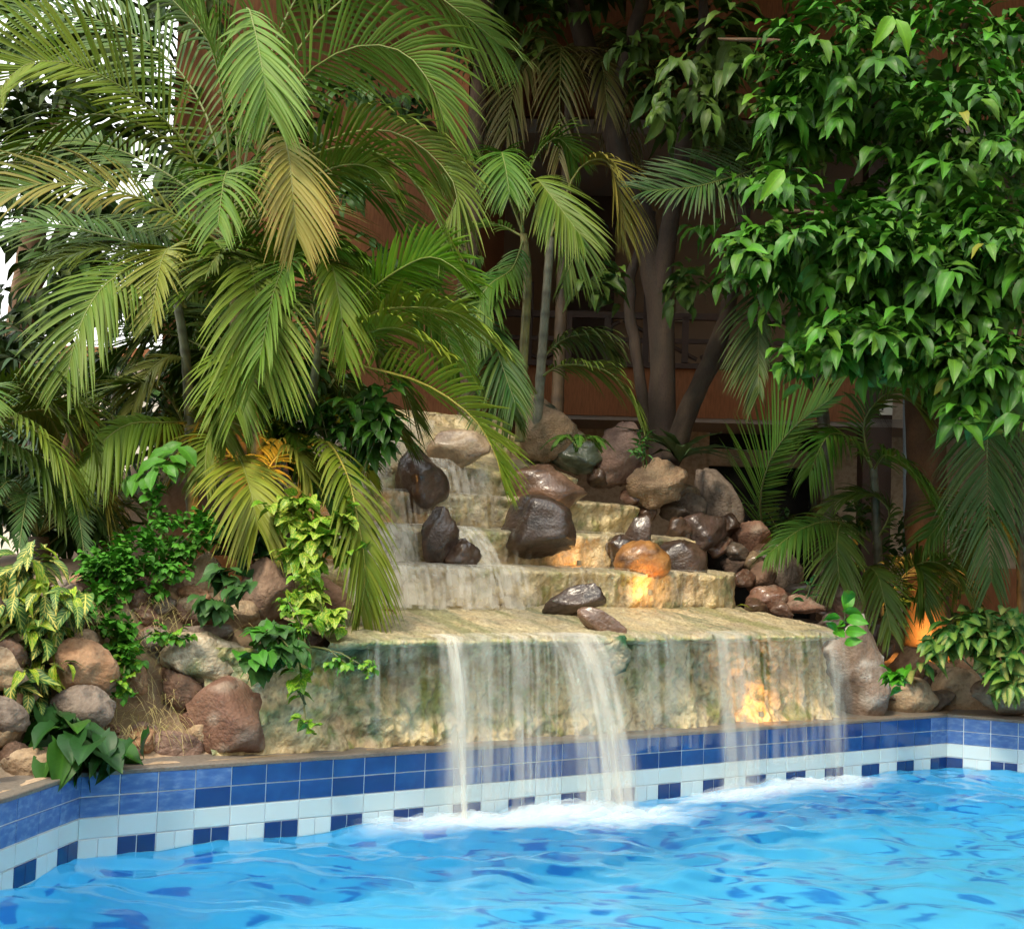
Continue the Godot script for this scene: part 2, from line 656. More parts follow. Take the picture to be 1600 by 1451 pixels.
func build_building() -> void:
	var base := at(1000, 900, 15.0)
	var root := thing("hotel_building", "terracotta stucco building with shaded balcony and cream ground floor behind the plants", "building", Vector3(base.x, 0.85, base.z))
	root.rotation.y = deg_to_rad(-5)
	bxf = root.transform
	slab_box(root, "upper_wall", mats.stucco, 700, -1300, 2100, 186, 0.0, 0.3)
	slab_box(root, "floor_slab", mats.slab, 690, 190, 2100, 212, 0.35, 3.2)
	slab_box(root, "balcony_back_wall", mats.recess, 500, 150, 2300, 640, -2.4, 0.25)
	var par := slab_box(root, "parapet", mats.stucco, 690, 575, 1352, 651, 0.0, 0.22)
	slab_box(par, "capping", mats.dark_wood, 688, 566, 1356, 574, 0.06, 0.34)
	slab_box(root, "parapet", mats.stucco, 1440, 575, 2100, 651, 0.0, 0.22)
	slab_box(root, "corner_column", mats.dark_wood, 1354, -60, 1398, 980, -0.02, 0.4)
	slab_box(root, "balcony_floor", mats.slab, 600, 655, 2200, 668, -0.02, 2.6)
	# unseen overhang, added above the frame to shade the facade
	var ev := MB.new()
	var e0 := bl(400, -120, 0.0)
	ev.box(Vector3(e0.x - 2.0, e0.y + 1.0, -1.0), Vector3(e0.x + 14.0, e0.y + 1.25, 3.8))
	put("added_eave", ev.done(), mats.slab, root)
	# railing
	var rail := slab_box(root, "railing", mats.dark_wood, 690, 488, 1350, 498, -0.05, 0.07)
	slab_box(rail, "rail", mats.dark_wood, 690, 528, 1350, 535, -0.06, 0.05)
	var x := 700.0
	while x < 1350:
		slab_box(rail, "post", mats.dark_wood, x, 440 if int(x) % 3 == 0 else 494, x + 10, 566, -0.05, 0.08)
		x += 61
	for k in 5:
		var p := bl(730 + k * 122, 500, -0.1)
		var q := bl(845 + k * 122, 562, -0.1)
		if k % 2 == 1:
			var yy := p.y
			p.y = q.y
			q.y = yy
		var b := MB.new()
		b.tube(PackedVector3Array([p, q]), PackedFloat32Array([0.025, 0.025]), 6)
		put("brace", b.done(), mats.dark_wood, rail)
	# pale panels of the rooms behind the balcony
	slab_box(root, "room_panel", mats.cream_wall, 1056, 455, 1078, 502, -2.3, 0.05)
	slab_box(root, "room_door", mats.dark_wood, 880, 300, 960, 600, -2.3, 0.06)
	# ground floor
	var zl := -1.2
	slab_box(root, "ground_floor_wall", mats.cream_wall, 600, 640, 1104, 1100, zl, 0.25)
	slab_box(root, "ground_floor_wall", mats.cream_wall, 1281, 640, 2200, 1100, zl, 0.25)
	slab_box(root, "ground_floor_wall", mats.cream_wall, 1105, 640, 1280, 666, zl, 0.25)
	slab_box(root, "ground_floor_wall", mats.cream_wall, 1105, 703, 1280, 729, zl, 0.25)
	slab_box(root, "vent_window", mats.dark_glass, 1100, 662, 1284, 706, zl - 0.14, 0.02)
	var door := slab_box(root, "doorway", mats.dark_glass, 1100, 725, 1284, 1100, zl - 0.18, 0.02)
	slab_box(door, "frame", mats.dark_wood, 1268, 730, 1280, 1100, zl + 0.02, 0.2)
	slab_box(root, "rear_wall", mats.recess, 560, -1300, 2400, 1100, -4.0, 0.2)
	# pipe and notice plate near the corner column
	var pp := MB.new()
	var p0 := bl(1418, -60, 0.15)
	var p1 := bl(1420, 960, 0.15)
	pp.tube(PackedVector3Array([p0, p1]), PackedFloat32Array([0.055, 0.055]), 10)
	put("drain_pipe", pp.done(), mats.pipe, root)
	var nt := slab_box(root, "notice_plate", mats.notice, 1375, 622, 1395, 648, 0.06, 0.02)
	slab_box(nt, "mark", mats.ink, 1378, 627, 1381, 641, 0.064, 0.006)
	slab_box(nt, "mark", mats.ink, 1378, 627, 1387, 630, 0.064, 0.006)
	slab_box(nt, "mark", mats.ink, 1385, 634, 1391, 636, 0.064, 0.006)
	# nearer wing on the left, seen between the palms
	var wing := thing("hotel_wing", "plain terracotta stucco wall between the tall palm and the twin slender palms", "wall", Vector3(at(520, 900, 13.6).x, 0.85, -13.6))
	wing.rotation.y = deg_to_rad(-5)
	bxf = wing.transform
	slab_box(wing, "wall", mats.stucco, 285, -1300, 742, 1100, 0.0, 5.0)
	bxf = root.transform
	# low orange planter wall at the far right
	var lw := MB.new()
	var q0 := at(1478, 925, 12.9)
	lw.box(Vector3(0, -0.65, -0.25), Vector3(3.2, 0.24, 0))
	var lo := put("planter_wall", lw.done(), mats.stucco, self, Transform3D(Basis(Vector3.UP, -0.1), q0))
	tag(lo, "low orange planter wall glowing behind the plants at the far side", "wall")
	# unseen block behind the viewer, added to keep low sky light out
	var opp := thing("added_block", "unseen cream block added across the pool to cut low sky light", "building", Vector3(2, 0, 12))
	var ob := MB.new()
	ob.box(Vector3(-9, 0, 0), Vector3(18, 13.0, 6))
	put("wall", ob.done(), mats.cream_wall, opp)
	var side := thing("added_block", "unseen cream block added beyond the right frame edge to cut sky light", "building", Vector3(12.5, 0, -4))  # second unseen block, added on the right to darken the background
	var sb := MB.new()
	sb.box(Vector3(0, 0, -14), Vector3(6, 13.0, 15.9))
	put("wall", sb.done(), mats.cream_wall, side)
	# pale sunny house far off behind the leaves on the left
	var far := thing("pale_house", "pale sunlit house glimpsed between the leaves of the tall palm", "building", Vector3(-15, 0.6, -34))
	var hb := MB.new()
	hb.box(Vector3(-5, 0, -6), Vector3(5.6, 5.2, 0))
	put("wall", hb.done(), mats.pale_wall, far)
	var hr := MB.new()
	hr.box(Vector3(-5.4, 5.2, -6.4), Vector3(6.0, 5.5, 0.4))
	put("roof", hr.done(), mats.stucco, far)
	for k in 3:
		var wn := MB.new()
		wn.box(Vector3(-3.5 + k * 3.0, 2.2, 0.0), Vector3(-2.4 + k * 3.0, 3.6, 0.03))
		put("window", wn.done(), mats.dark_glass, far)


# ------------------------------------------------------------------ cascade

func sweep(profile: Array, u0: float, u1: float, kind: int, skew := 0.0, amp := 0.03) -> ArrayMesh:
	# stone swept along the wall: profile points are (v, y)
	var step := 0.014 if kind == 0 else 0.02
	var pr := PackedVector2Array()
	for k in profile.size() - 1:
		var a := Vector2(profile[k][0], profile[k][1])
		var c := Vector2(profile[k + 1][0], profile[k + 1][1])
		var n := maxi(1, int(a.distance_to(c) / step))
		for q in n:
			pr.append(a.lerp(c, float(q) / n))
	pr.append(Vector2(profile[-1][0], profile[-1][1]))
	# round the corners off
	for it in 2:
		var sm := pr.duplicate()
		for k in range(1, pr.size() - 1):
			sm[k] = (pr[k - 1] + pr[k] * 2.0 + pr[k + 1]) / 4.0
		pr = sm
	var b := MB.new()
	var cols := int((u1 - u0) / step)
	for i in cols + 1:
		var f := float(i) / cols
		var u := lerpf(u0, u1, f)
		var lipw := 0.09 * na.get_noise_2d(u * 1.3, kind * 9.0) + 0.04 * nb.get_noise_2d(u * 4.0, kind * 5.0)
		var endr := 0.0
		if f < 0.06:
			endr = (1.0 - f / 0.06)
		elif f > 0.94:
			endr = (f - 0.94) / 0.06
		for k in pr.size():
			var v := pr[k].x + lipw + skew * (u - u0) + 0.12 * endr * endr
			var y := pr[k].y
			var p := wp(u, y, v)
			var n1 := na.get_noise_3d(p.x * 2.2, y * 2.6, p.z * 2.2)
			var n2 := nb.get_noise_3d(p.x * 7.0, y * 7.0, p.z * 7.0)
			var n3 := nc.get_noise_3d(p.x * 22.0, y * 22.0, p.z * 22.0)
			var tread := 0.0
			if k > 0 and k < pr.size() - 1:
				var dir := (pr[k + 1] - pr[k - 1]).normalized()
				tread = absf(dir.x)
			var flat := smoothstep(0.6, 0.95, tread)
			p += wv * (amp * n1 + amp * 0.6 * n2 + 0.012 * n3) * (1.0 - 0.7 * flat)
			p.y += flat * (0.018 * n1 + 0.012 * n2 + 0.004 * n3)
			# limestone, stain and algae
			var c := Color(0.68, 0.52, 0.25).lerp(Color(0.82, 0.7, 0.42), clampf(0.5 + n2, 0, 1))
			c = c.lerp(Color(0.33, 0.21, 0.12), clampf(n1 * 2.2 - 0.15, 0, 1) * 0.6)
			c = c.lerp(Color(0.36, 0.31, 0.26), clampf(nc.get_noise_3d(p.x * 5.0 + 40.0, y * 3.0, p.z * 5.0) * 2.4, 0, 1) * 0.35)
			var g := nb.get_noise_3d(u * 2.6, y * 2.4 + kind * 3.0, 4.0) * 1.5 + nc.get_noise_3d(u * 14.0, y * 11.0, 8.0) * 0.9
			var green := clampf(g * 2.0 - 0.15, 0, 1)
			var gc := Color(0.2, 0.25, 0.02).lerp(Color(0.03, 0.13, 0.045), clampf(0.5 + 1.5 * nc.get_noise_2d(u * 1.7, y * 2.0), 0, 1))
			if kind == 0:
				# the lip carries a dark green fringe of weed
				var lip := smoothstep(0.9, 0.96, y) * (1.0 - smoothstep(1.01, 1.05, y))
				green = maxf(green * 0.9, lip * clampf(0.55 + 1.6 * nb.get_noise_3d(u * 5.0, y * 30.0, 2.0), 0, 1))
				if u < 2.4:
					green = maxf(green, clampf(0.4 + g * 1.2, 0, 1) * smoothstep(0.45, 0.6, y) * 0.9)
			else:
				green *= 0.7
			c = c.lerp(gc, green * 0.85)
			if flat > 0.5:
				c = c.lerp(Color(0.34, 0.29, 0.2), 0.5)
			var hf := nc.get_noise_3d(p.x * 55.0, y * 55.0, p.z * 55.0)
			c *= 1.0 + 0.35 * hf
			var pit := smoothstep(0.35, 0.6, nc.get_noise_3d(p.x * 30.0, y * 30.0, p.z * 30.0))
			c = c.lerp(Color(0.14, 0.1, 0.06), pit * 0.7)
			b.add(p, c)
	b.grid(0, pr.size(), cols + 1, false, true)
	return b.done()

func build_cascade() -> void:
	var root := thing("stone_cascade", "stepped cream limestone cascade with green algae and water running down it", "cascade", wp(3.3, 0.39, 0.5))
	var inv := root.transform.affine_inverse()
	var parts := [
		["front_wall", [[0.1, 0.37], [0.13, 0.46], [0.18, 0.62], [0.23, 0.78], [0.25, 0.88], [0.25, 0.95]], 0.75, 5.65, 0, 0.085],
		["ledge", [[0.4, 0.93], [0.15, 0.955], [0.03, 0.962], [-0.03, 0.97], [-0.05, 0.985], [-0.03, 1.003], [0.03, 1.02], [0.12, 1.035], [0.4, 1.07], [0.7, 1.11], [1.1, 1.15]], 1.35, 5.5, 0, 0.02],
		["step", [[1.02, 1.08], [1.0, 1.15], [1.0, 1.25], [0.99, 1.33], [0.965, 1.36], [0.97, 1.385], [1.01, 1.395], [1.45, 1.42]], 1.45, 5.5, 1, 0.055],
		["step", [[1.42, 1.36], [1.4, 1.42], [1.4, 1.55], [1.385, 1.6], [1.36, 1.62], [1.365, 1.645], [1.41, 1.655], [1.85, 1.675]], 1.9, 5.35, 2, 0.055],
		["step", [[1.82, 1.6], [1.8, 1.68], [1.8, 1.8], [1.785, 1.86], [1.76, 1.875], [1.765, 1.9], [1.81, 1.91], [2.3, 1.94]], 1.95, 5.15, 3, 0.055],
		["step", [[2.12, 1.86], [2.1, 1.95], [2.12, 2.06], [2.09, 2.1], [2.1, 2.12], [2.3, 2.17], [2.6, 2.25], [2.68, 2.4], [2.72, 2.45], [3.0, 2.5], [3.1, 2.62], [3.5, 2.68]], 2.4, 4.75, 4, 0.06],
	]
	for p in parts:
		put(p[0], sweep(p[1], p[2], p[3], p[4], 0.0, p[5]), mats.stone_step, root, inv)

func build_left_bank() -> void:
	# stones mortared into the bank between the larger boulders
	var variants := []
	for k in 10:
		var pal: Array = [TAN, RED, GREY, ORANGE, BROWN][k % 5]
		variants.append(rock_mesh(Vector3(1.0, rr(0.6, 0.85), rr(0.7, 0.9)), 300 + k, pal, {"rough": 0.08, "nu": 26, "nv": 16}))
	for k in 74:
		var u := rr(-0.75, 1.45)
		var d := rr(0.26, 0.95)
		var h := bank_height(u, d, 1) if u > 0.0 else bank_height(u, d, 0)
		var p := wp(u, h, d)
		if u < 0.0:
			p = PA + PL * (-u * 1.4) + Vector3(-0.7, 0, -0.7).normalized() * d
			p.y = h
		var big := rr(0.06, 0.16)
		var r := put("bank_stone", variants[k % 10], mats.rock_dry, self, Transform3D(Basis.from_euler(Vector3(rr(-0.5, 0.5), rr(0, TAU), rr(-0.5, 0.5))).scaled(Vector3.ONE * big), p))
		var how := "small" if big < 0.095 else ("squat" if big < 0.13 else "chunky")
		var tone: String = ["tan", "reddish", "grey", "orange", "brown"][k % 5]
		var level := "just above the coping" if d < 0.45 else ("halfway up the bank" if d < 0.7 else "high on the bank")
		var near := "below the yellow veined shrub" if u < -0.2 else ("beside the orange brown rock" if u < 0.25 else ("left of the largest reddish boulder" if u < 0.75 else "beside the left end of the fall wall"))
		tag(r, "%s %s stone %s, %s" % [how, tone, level, near], "rock", "small stones of the left bank")
	# stones packed between the boulders on the right of the cascade
	var spots := [[905, 690, 2.6], [935, 745, 2.2], [990, 775, 2.05], [1010, 800, 1.95], [1055, 800, 1.85], [1075, 770, 2.0], [1060, 830, 1.7], [1120, 850, 1.6], [1135, 820, 1.8], [1150, 862, 1.5], [1175, 880, 1.4], [1205, 870, 1.45], [1160, 905, 1.25], [1225, 935, 1.0], [1250, 925, 1.05], [1275, 935, 0.95], [1290, 955, 0.8], [1220, 955, 0.85], [1180, 950, 0.9], [1300, 975, 0.6], [1345, 965, 0.7], [1375, 985, 0.6], [1380, 1020, 0.5], [1450, 1060, 0.4], [1460, 1095, 0.2], [1535, 1095, 0.1], [1545, 1060, 0.4], [1390, 1075, 0.3]]
	var packed := []
	for k in 10:
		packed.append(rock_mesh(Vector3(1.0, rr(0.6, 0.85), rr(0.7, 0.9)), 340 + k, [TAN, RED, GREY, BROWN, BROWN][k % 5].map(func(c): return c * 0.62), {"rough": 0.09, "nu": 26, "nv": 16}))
	for k in spots.size():
		var q: Array = spots[k]
		var p := atv(q[0], q[1], q[2])
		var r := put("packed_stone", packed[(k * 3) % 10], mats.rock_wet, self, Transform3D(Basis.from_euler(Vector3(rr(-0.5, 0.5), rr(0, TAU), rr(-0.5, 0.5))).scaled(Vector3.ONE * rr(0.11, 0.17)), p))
		var tone: String = ["tan", "reddish", "grey", "dark brown", "brown"][(k * 3) % 10 % 5]
		var near := "under the pinkish boulder" if k < 3 else ("below the craggy tan boulder" if k < 7 else ("behind the end of the steps" if k < 13 else ("at the right end of the ledge" if k < 22 else "along the right pool edge")))
		tag(r, "small %s stone packed %s" % [tone, near], "rock", "stones packed beside the cascade")


# ------------------------------------------------------------------ rocks

func rock_mesh(size: Vector3, sd: int, cols: Array, o := {}) -> ArrayMesh:
	# a boulder: a ball cut by a few soft planes, roughened, with patches of its second and third colour
	var r := RandomNumberGenerator.new()
	r.seed = sd * 77 + 3
	var planes := []
	for k in o.get("cuts", 9) + 4:
		var n := Vector3(r.randf_range(-1, 1), r.randf_range(-1, 1), r.randf_range(-1, 1)).normalized()
		planes.append([n, r.randf_range(o.get("cut_min", 0.58), 0.92)])
	var taper: float = o.get("taper", 0.0)
	var lean: float = o.get("lean", 0.0)
	var rough: float = o.get("rough", 0.06)
	var nu: int = o.get("nu", 36)
	var nv: int = o.get("nv", 22)
	var off := Vector3(sd * 3.1, sd * 1.7, sd * 0.9)
	var b := MB.new()
	var raw := PackedVector3Array()
	for j in nv + 1:
		var th := PI * float(j) / nv
		for i in nu:
			var ph := TAU * float(i) / nu
			var d := Vector3(sin(th) * cos(ph), cos(th), sin(th) * sin(ph))
			var rad := 1.0
			for p in planes:
				var q: float = d.dot(p[0])
				if q > 0.05:
					var lim: float = p[1] / q
					if lim < rad:
						rad = lerpf(rad, lim, 0.95)
			var s := d * rad
			var n1 := na.get_noise_3dv(s * 1.1 + off)
			var n2 := nb.get_noise_3dv(s * 3.2 + off)
			var n3 := nc.get_noise_3dv(s * 9.0 + off)
			s *= 1.0 + rough * (2.2 * n1 + 0.9 * n2 + 0.35 * n3)
			var w := 1.0 - taper * s.y
			var p3 := Vector3(s.x * w + lean * s.y, s.y, s.z * w) * size
			raw.append(p3)
	var ext := Vector3.ONE * 0.0001
	for p3 in raw:
		ext = Vector3(maxf(ext.x, absf(p3.x)), maxf(ext.y, absf(p3.y)), maxf(ext.z, absf(p3.z)))
	if true:
		for p0 in raw:
			var p3: Vector3 = p0 * (size / ext)
			var c: Color = cols[0]
			c = c.lerp(cols[1], clampf(0.5 + 1.6 * nb.get_noise_3dv(p3 * 6.0 + off), 0, 1))
			if cols.size() > 2:
				c = c.lerp(cols[2], clampf(2.6 * nc.get_noise_3dv(p3 * 5.0 + off * 2.0) - 0.35, 0, 1))
			c = c.lerp(c * 0.55, smoothstep(0.3, 0.6, nc.get_noise_3dv(p3 * 34.0)))
			b.add(p3, c)
	b.grid(0, nu, nv + 1, true, true)
	return b.done()

var DARK := [Color(0.06, 0.036, 0.025), Color(0.1, 0.062, 0.042), Color(0.04, 0.026, 0.018)]
var BROWN := [Color(0.14, 0.08, 0.05), Color(0.22, 0.13, 0.085), Color(0.1, 0.06, 0.04)]
var RED := [Color(0.18, 0.09, 0.058), Color(0.27, 0.15, 0.1), Color(0.38, 0.28, 0.21)]
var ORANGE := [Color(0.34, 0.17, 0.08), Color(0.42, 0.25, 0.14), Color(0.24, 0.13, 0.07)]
var TAN := [Color(0.42, 0.29, 0.17), Color(0.5, 0.37, 0.24), Color(0.3, 0.2, 0.12)]
var CREAM := [Color(0.5, 0.4, 0.26), Color(0.6, 0.5, 0.35), Color(0.2, 0.2, 0.09)]
var GREY := [Color(0.2, 0.155, 0.12), Color(0.28, 0.22, 0.175), Color(0.13, 0.1, 0.08)]
var MOSS := [Color(0.06, 0.075, 0.045), Color(0.09, 0.11, 0.06), Color(0.2, 0.18, 0.12)]
var AMBER_GLOW := [Color(0.3, 0.13, 0.04), Color(0.42, 0.2, 0.06), Color(0.12, 0.06, 0.03)]  # warm lamp glow painted into the boulder's colour
var PINK := [Color(0.27, 0.165, 0.125), Color(0.35, 0.23, 0.175), Color(0.18, 0.11, 0.085)]

func boulder(label: String, x: float, y: float, w: float, h: float, v: float, cols: Array, mat: String, o := {}, group := "") -> void:
	var p := atv(x, y, v)
	var dist := (p - EYE).length()
	var k := dist / FOCAL * 0.5 * 1.14
	var size := Vector3(w * k, h * k, o.get("deep", 0.85) * minf(w, h) * k)
	var m := rock_mesh(size, o.get("seed", int(x * 3 + y)), cols, o)
	var yaw := atan2(-ray(x, y).x, -ray(x, y).z)
	var b := Basis(Vector3.UP, yaw) * Basis(Vector3.BACK, deg_to_rad(o.get("tilt", 0.0)))
	var r := put("boulder", m, mats[mat], self, Transform3D(b, p))
	tag(r, label, "rock", group)

func build_rocks() -> void:
	# boulders sitting in the cascade, wet and dark
	boulder("dark wet pear-shaped boulder standing upper left in the cascade", 658, 746, 76, 100, 1.8, DARK, "rock_wet", {"deep": 1.2, "taper": 0.28, "tilt": 6, "cuts": 5})
	boulder("pointed dark wet boulder with a pale seam above the small round one", 686, 838, 58, 84, 1.2, DARK, "rock_wet", {"taper": 0.25, "tilt": 8})
	boulder("small round dark pitted boulder in the white water", 721, 872, 58, 56, 1.12, DARK, "rock_wet", {"cuts": 3, "rough": 0.09})
	boulder("smooth tan hump of rock washed over by the uppermost water", 717, 703, 92, 58, 2.05, TAN, "rock_wet", {"rough": 0.05})
	boulder("broad brown peaked boulder at the middle of the cascade", 850, 766, 120, 78, 1.78, BROWN, "rock_wet", {"deep": 1.1, "taper": 0.3, "lean": 0.1, "tilt": -8})
	boulder("largest glossy dark brown boulder in the middle of the cascade", 841, 826, 108, 92, 1.3, DARK, "rock_wet", {"deep": 1.0, "cuts": 4, "tilt": -10, "rough": 0.05})
	boulder("dark shark fin shaped rock above the amber lit boulder", 1000, 829, 50, 58, 1.3, DARK, "rock_wet", {"taper": 0.55, "lean": 0.35, "deep": 0.5})
	boulder("rounded boulder with the lamp glow put into its amber colour on the cascade", 1002, 882, 82, 68, 1.06, AMBER_GLOW, "rock_wet", {"cuts": 4})
	boulder("dark boulder behind the left shoulder of the amber lit boulder", 972, 862, 50, 48, 1.28, DARK, "rock_wet", {"cuts": 5})
	boulder("dark wet boulder resting against the right side of the amber lit boulder", 1062, 880, 76, 66, 1.2, DARK, "rock_wet", {"cuts": 6})
	boulder("flat dark wedge of rock lying on the main ledge", 900, 940, 92, 54, 0.62, DARK, "rock_wet", {"taper": 0.3, "lean": 0.5, "cuts": 10})
	boulder("long brown slab sloping down over the ledge edge", 945, 980, 88, 36, 0.12, BROWN, "rock_wet", {"tilt": -32, "cuts": 7})
	boulder("mossy lump of rock under the long brown slab at the ledge edge", 950, 1022, 66, 66, -0.02, [Color(0.3, 0.27, 0.17), Color(0.45, 0.38, 0.25), Color(0.04, 0.14, 0.06)], "stone_step", {"rough": 0.12, "cuts": 4})
	# rocks bordering the cascade on the right
	boulder("tall porous tan boulder with a dark mossy face beside the palm trunks", 846, 668, 96, 104, 2.5, [Color(0.36, 0.24, 0.14), Color(0.45, 0.31, 0.19), Color(0.07, 0.08, 0.04)], "rock_porous", {"taper": 0.12, "tilt": 14, "cuts": 4})
	boulder("dark green mossy rock between the porous boulder and the pinkish boulder", 894, 714, 86, 50, 2.3, MOSS, "rock_wet", {"rough": 0.1})
	boulder("tall pinkish leaning boulder with two round hollows", 966, 716, 76, 108, 2.15, PINK, "rock_dry", {"tilt": -16, "cuts": 4, "taper": 0.1})
	boulder("craggy tan boulder below the small green seedling", 1027, 756, 86, 74, 1.85, [Color(0.33, 0.22, 0.13), Color(0.4, 0.28, 0.17), Color(0.2, 0.13, 0.08)], "rock_porous", {"rough": 0.12, "cuts": 5})
	boulder("tall grey brown slab leaning left at the edge of the dark palm", 1119, 788, 70, 112, 2.0, GREY, "rock_dry", {"tilt": 28, "cuts": 5})
	boulder("dark reddish boulder under the tall grey leaning slab", 1094, 836, 78, 64, 1.62, [Color(0.07, 0.045, 0.035), Color(0.12, 0.075, 0.06), Color(0.05, 0.035, 0.03)], "rock_wet", {"cuts": 8})
	boulder("reddish brown boulder at the foot of the dark palm frond", 1175, 842, 56, 52, 1.7, RED, "rock_dry", {"cuts": 6})
	boulder("flat grey slab tilted on edge above the main ledge", 1229, 896, 48, 84, 1.25, GREY, "rock_dry", {"tilt": 16, "cuts": 5, "deep": 0.6})
	boulder("small brown stone wedged behind the end of the lowest step", 1187, 902, 46, 46, 1.25, BROWN, "rock_dry", {})
	boulder("brown stone with pale streaks at the back of the ledge", 1198, 934, 58, 42, 0.98, RED, "rock_wet", {"cuts": 7})
	boulder("low jagged stone between the streaked stone and the big red rock", 1252, 946, 66, 32, 0.8, RED, "rock_dry", {"rough": 0.12})
	boulder("big reddish rock behind the small leafy seedling on the right", 1321, 938, 92, 62, 0.75, RED, "rock_dry", {"cuts": 5})
	boulder("small dark stone tucked beside the reddish brown boulder", 1147, 884, 40, 36, 1.5, DARK, "rock_dry", {})
	boulder("small grey stone between the craggy tan boulder and the leaning slab", 1082, 792, 44, 40, 1.9, GREY, "rock_dry", {})
	boulder("large grey end boulder with whitish crust closing the fall wall", 1341, 1052, 100, 158, 0.28, [Color(0.2, 0.14, 0.1), Color(0.3, 0.22, 0.17), Color(0.55, 0.5, 0.44)], "rock_dry", {"cuts": 7, "rough": 0.08, "taper": 0.06})
	# stones edging the pool on the right
	boulder("brown edging stone next to the end boulder", 1420, 1092, 84, 62, 0.2, TAN, "rock_dry", {"cuts": 6})
	boulder("pale brown edging stone at the far pool corner", 1498, 1084, 98, 72, 0.2, TAN, "rock_dry", {"cuts": 6})
	boulder("shaded edging stone below the spotted leaves at the frame edge", 1578, 1090, 96, 64, -0.3, [Color(0.2, 0.14, 0.09), Color(0.28, 0.2, 0.13)], "rock_dry", {"cuts": 6})
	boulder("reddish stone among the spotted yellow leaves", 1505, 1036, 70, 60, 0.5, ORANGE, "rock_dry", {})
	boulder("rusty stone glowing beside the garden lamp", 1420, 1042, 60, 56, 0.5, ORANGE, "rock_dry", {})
	# the stony bank on the left
	boulder("largest reddish boulder on the left bank above the tiles", 353, 1128, 122, 122, 0.28, RED, "rock_dry", {"cuts": 6, "tilt": -8, "taper": 0.08, "rough": 0.05})
	boulder("cream mortared rock above the largest reddish boulder", 322, 1032, 122, 80, 0.42, CREAM, "stone_step", {"rough": 0.1})
	boulder("thin flat dark stone lying on the cream rock", 318, 988, 76, 30, 0.5, GREY, "rock_dry", {"tilt": 8, "cuts": 7})
	boulder("orange brown rock beside the yellow veined shrub", 128, 1046, 96, 88, 0.35, ORANGE, "rock_dry", {"cuts": 5})
	boulder("grey brown slab below the orange brown rock", 136, 1104, 96, 58, 0.25, GREY, "rock_dry", {"cuts": 7})
	boulder("small orange rock right of the orange brown rock", 204, 1052, 62, 58, 0.45, ORANGE, "rock_dry", {})
	boulder("pink base stone along the coping left of the largest boulder", 262, 1168, 96, 48, 0.3, PINK, "rock_dry", {"cuts": 7})
	boulder("pale pink stone half buried in dry grass by the coping", 185, 1176, 76, 46, 0.3, PINK, "rock_dry", {"cuts": 7})
	boulder("small pink stone above the base stones in dry grass", 226, 1148, 50, 36, 0.36, PINK, "rock_dry", {})
	boulder("tan base stone at the left frame edge under the dark drooping leaves", 40, 1196, 112, 60, 0.05, TAN, "rock_dry", {"cuts": 6})
	boulder("tall brown boulder with a cracked face on top of the left bank", 413, 918, 82, 104, 0.75, [Color(0.24, 0.15, 0.1), Color(0.33, 0.22, 0.15), Color(0.16, 0.1, 0.07)], "rock_dry", {"taper": -0.06, "cuts": 6, "tilt": 4})
	boulder("tan pointed rock between the green herb and the cracked boulder", 318, 902, 66, 74, 0.9, TAN, "rock_dry", {"taper": 0.25, "tilt": -12})
	boulder("brown rock below the leafy green herb", 238, 936, 56, 46, 0.8, BROWN, "rock_dry", {})
	boulder("reddish stone under the heart shaped leaves", 312, 956, 80, 46, 0.66, RED, "rock_dry", {"cuts": 8})
	boulder("brown slab sloping toward the ledge under the golden vine", 514, 934, 84, 42, 0.85, BROWN, "rock_dry", {"tilt": -38, "cuts": 6})
	boulder("brown stone tucked under the left end of the ledge", 494, 1006, 60, 44, 0.35, BROWN, "rock_dry", {})
	boulder("tall leaning reddish rock behind the low palm frond", 130, 702, 58, 130, 2.2, ORANGE, "rock_dry", {"tilt": -10, "cuts": 5, "taper": 0.15})
	boulder("olive brown rock against the left end of the fall wall", 438, 1090, 70, 110, 0.33, [Color(0.3, 0.22, 0.12), Color(0.42, 0.32, 0.18), Color(0.14, 0.16, 0.04)], "stone_step", {"rough": 0.1, "cuts": 5})


# ------------------------------------------------------------------ falling water

func strand(b: MB, path: PackedVector3Array, wd: float, thick: float, a0: float, a1: float, side: Vector3, ph: float) -> void:
	# one flat thread of water; the veil is many of these side by side
	var st := b.v.size()
	var n := path.size()
	for k in n:
		var f := float(k) / (n - 1)
		var d := (path[mini(k + 1, n - 1)] - path[maxi(k - 1, 0)]).normalized()
		var s := (side - d * side.dot(d)).normalized()
		var o := d.cross(s)
		var al := lerpf(a0, a1, f) * clampf(0.8 + 1.1 * nc.get_noise_2d(ph * 31.0, f * 4.0), 0.0, 1.6)
		var ww := wd * (0.8 + 0.5 * f)
		var e := 0.0
		b.add(path[k] - s * ww, Color(1, 1, 1, e))
		b.add(path[k] - s * ww * 0.4 + o * thick, Color(1, 1, 1, al))
		b.add(path[k] + s * ww * 0.4 + o * thick, Color(1, 1, 1, al))
		b.add(path[k] + s * ww, Color(1, 1, 1, e))
	b.grid(st, 4, n)

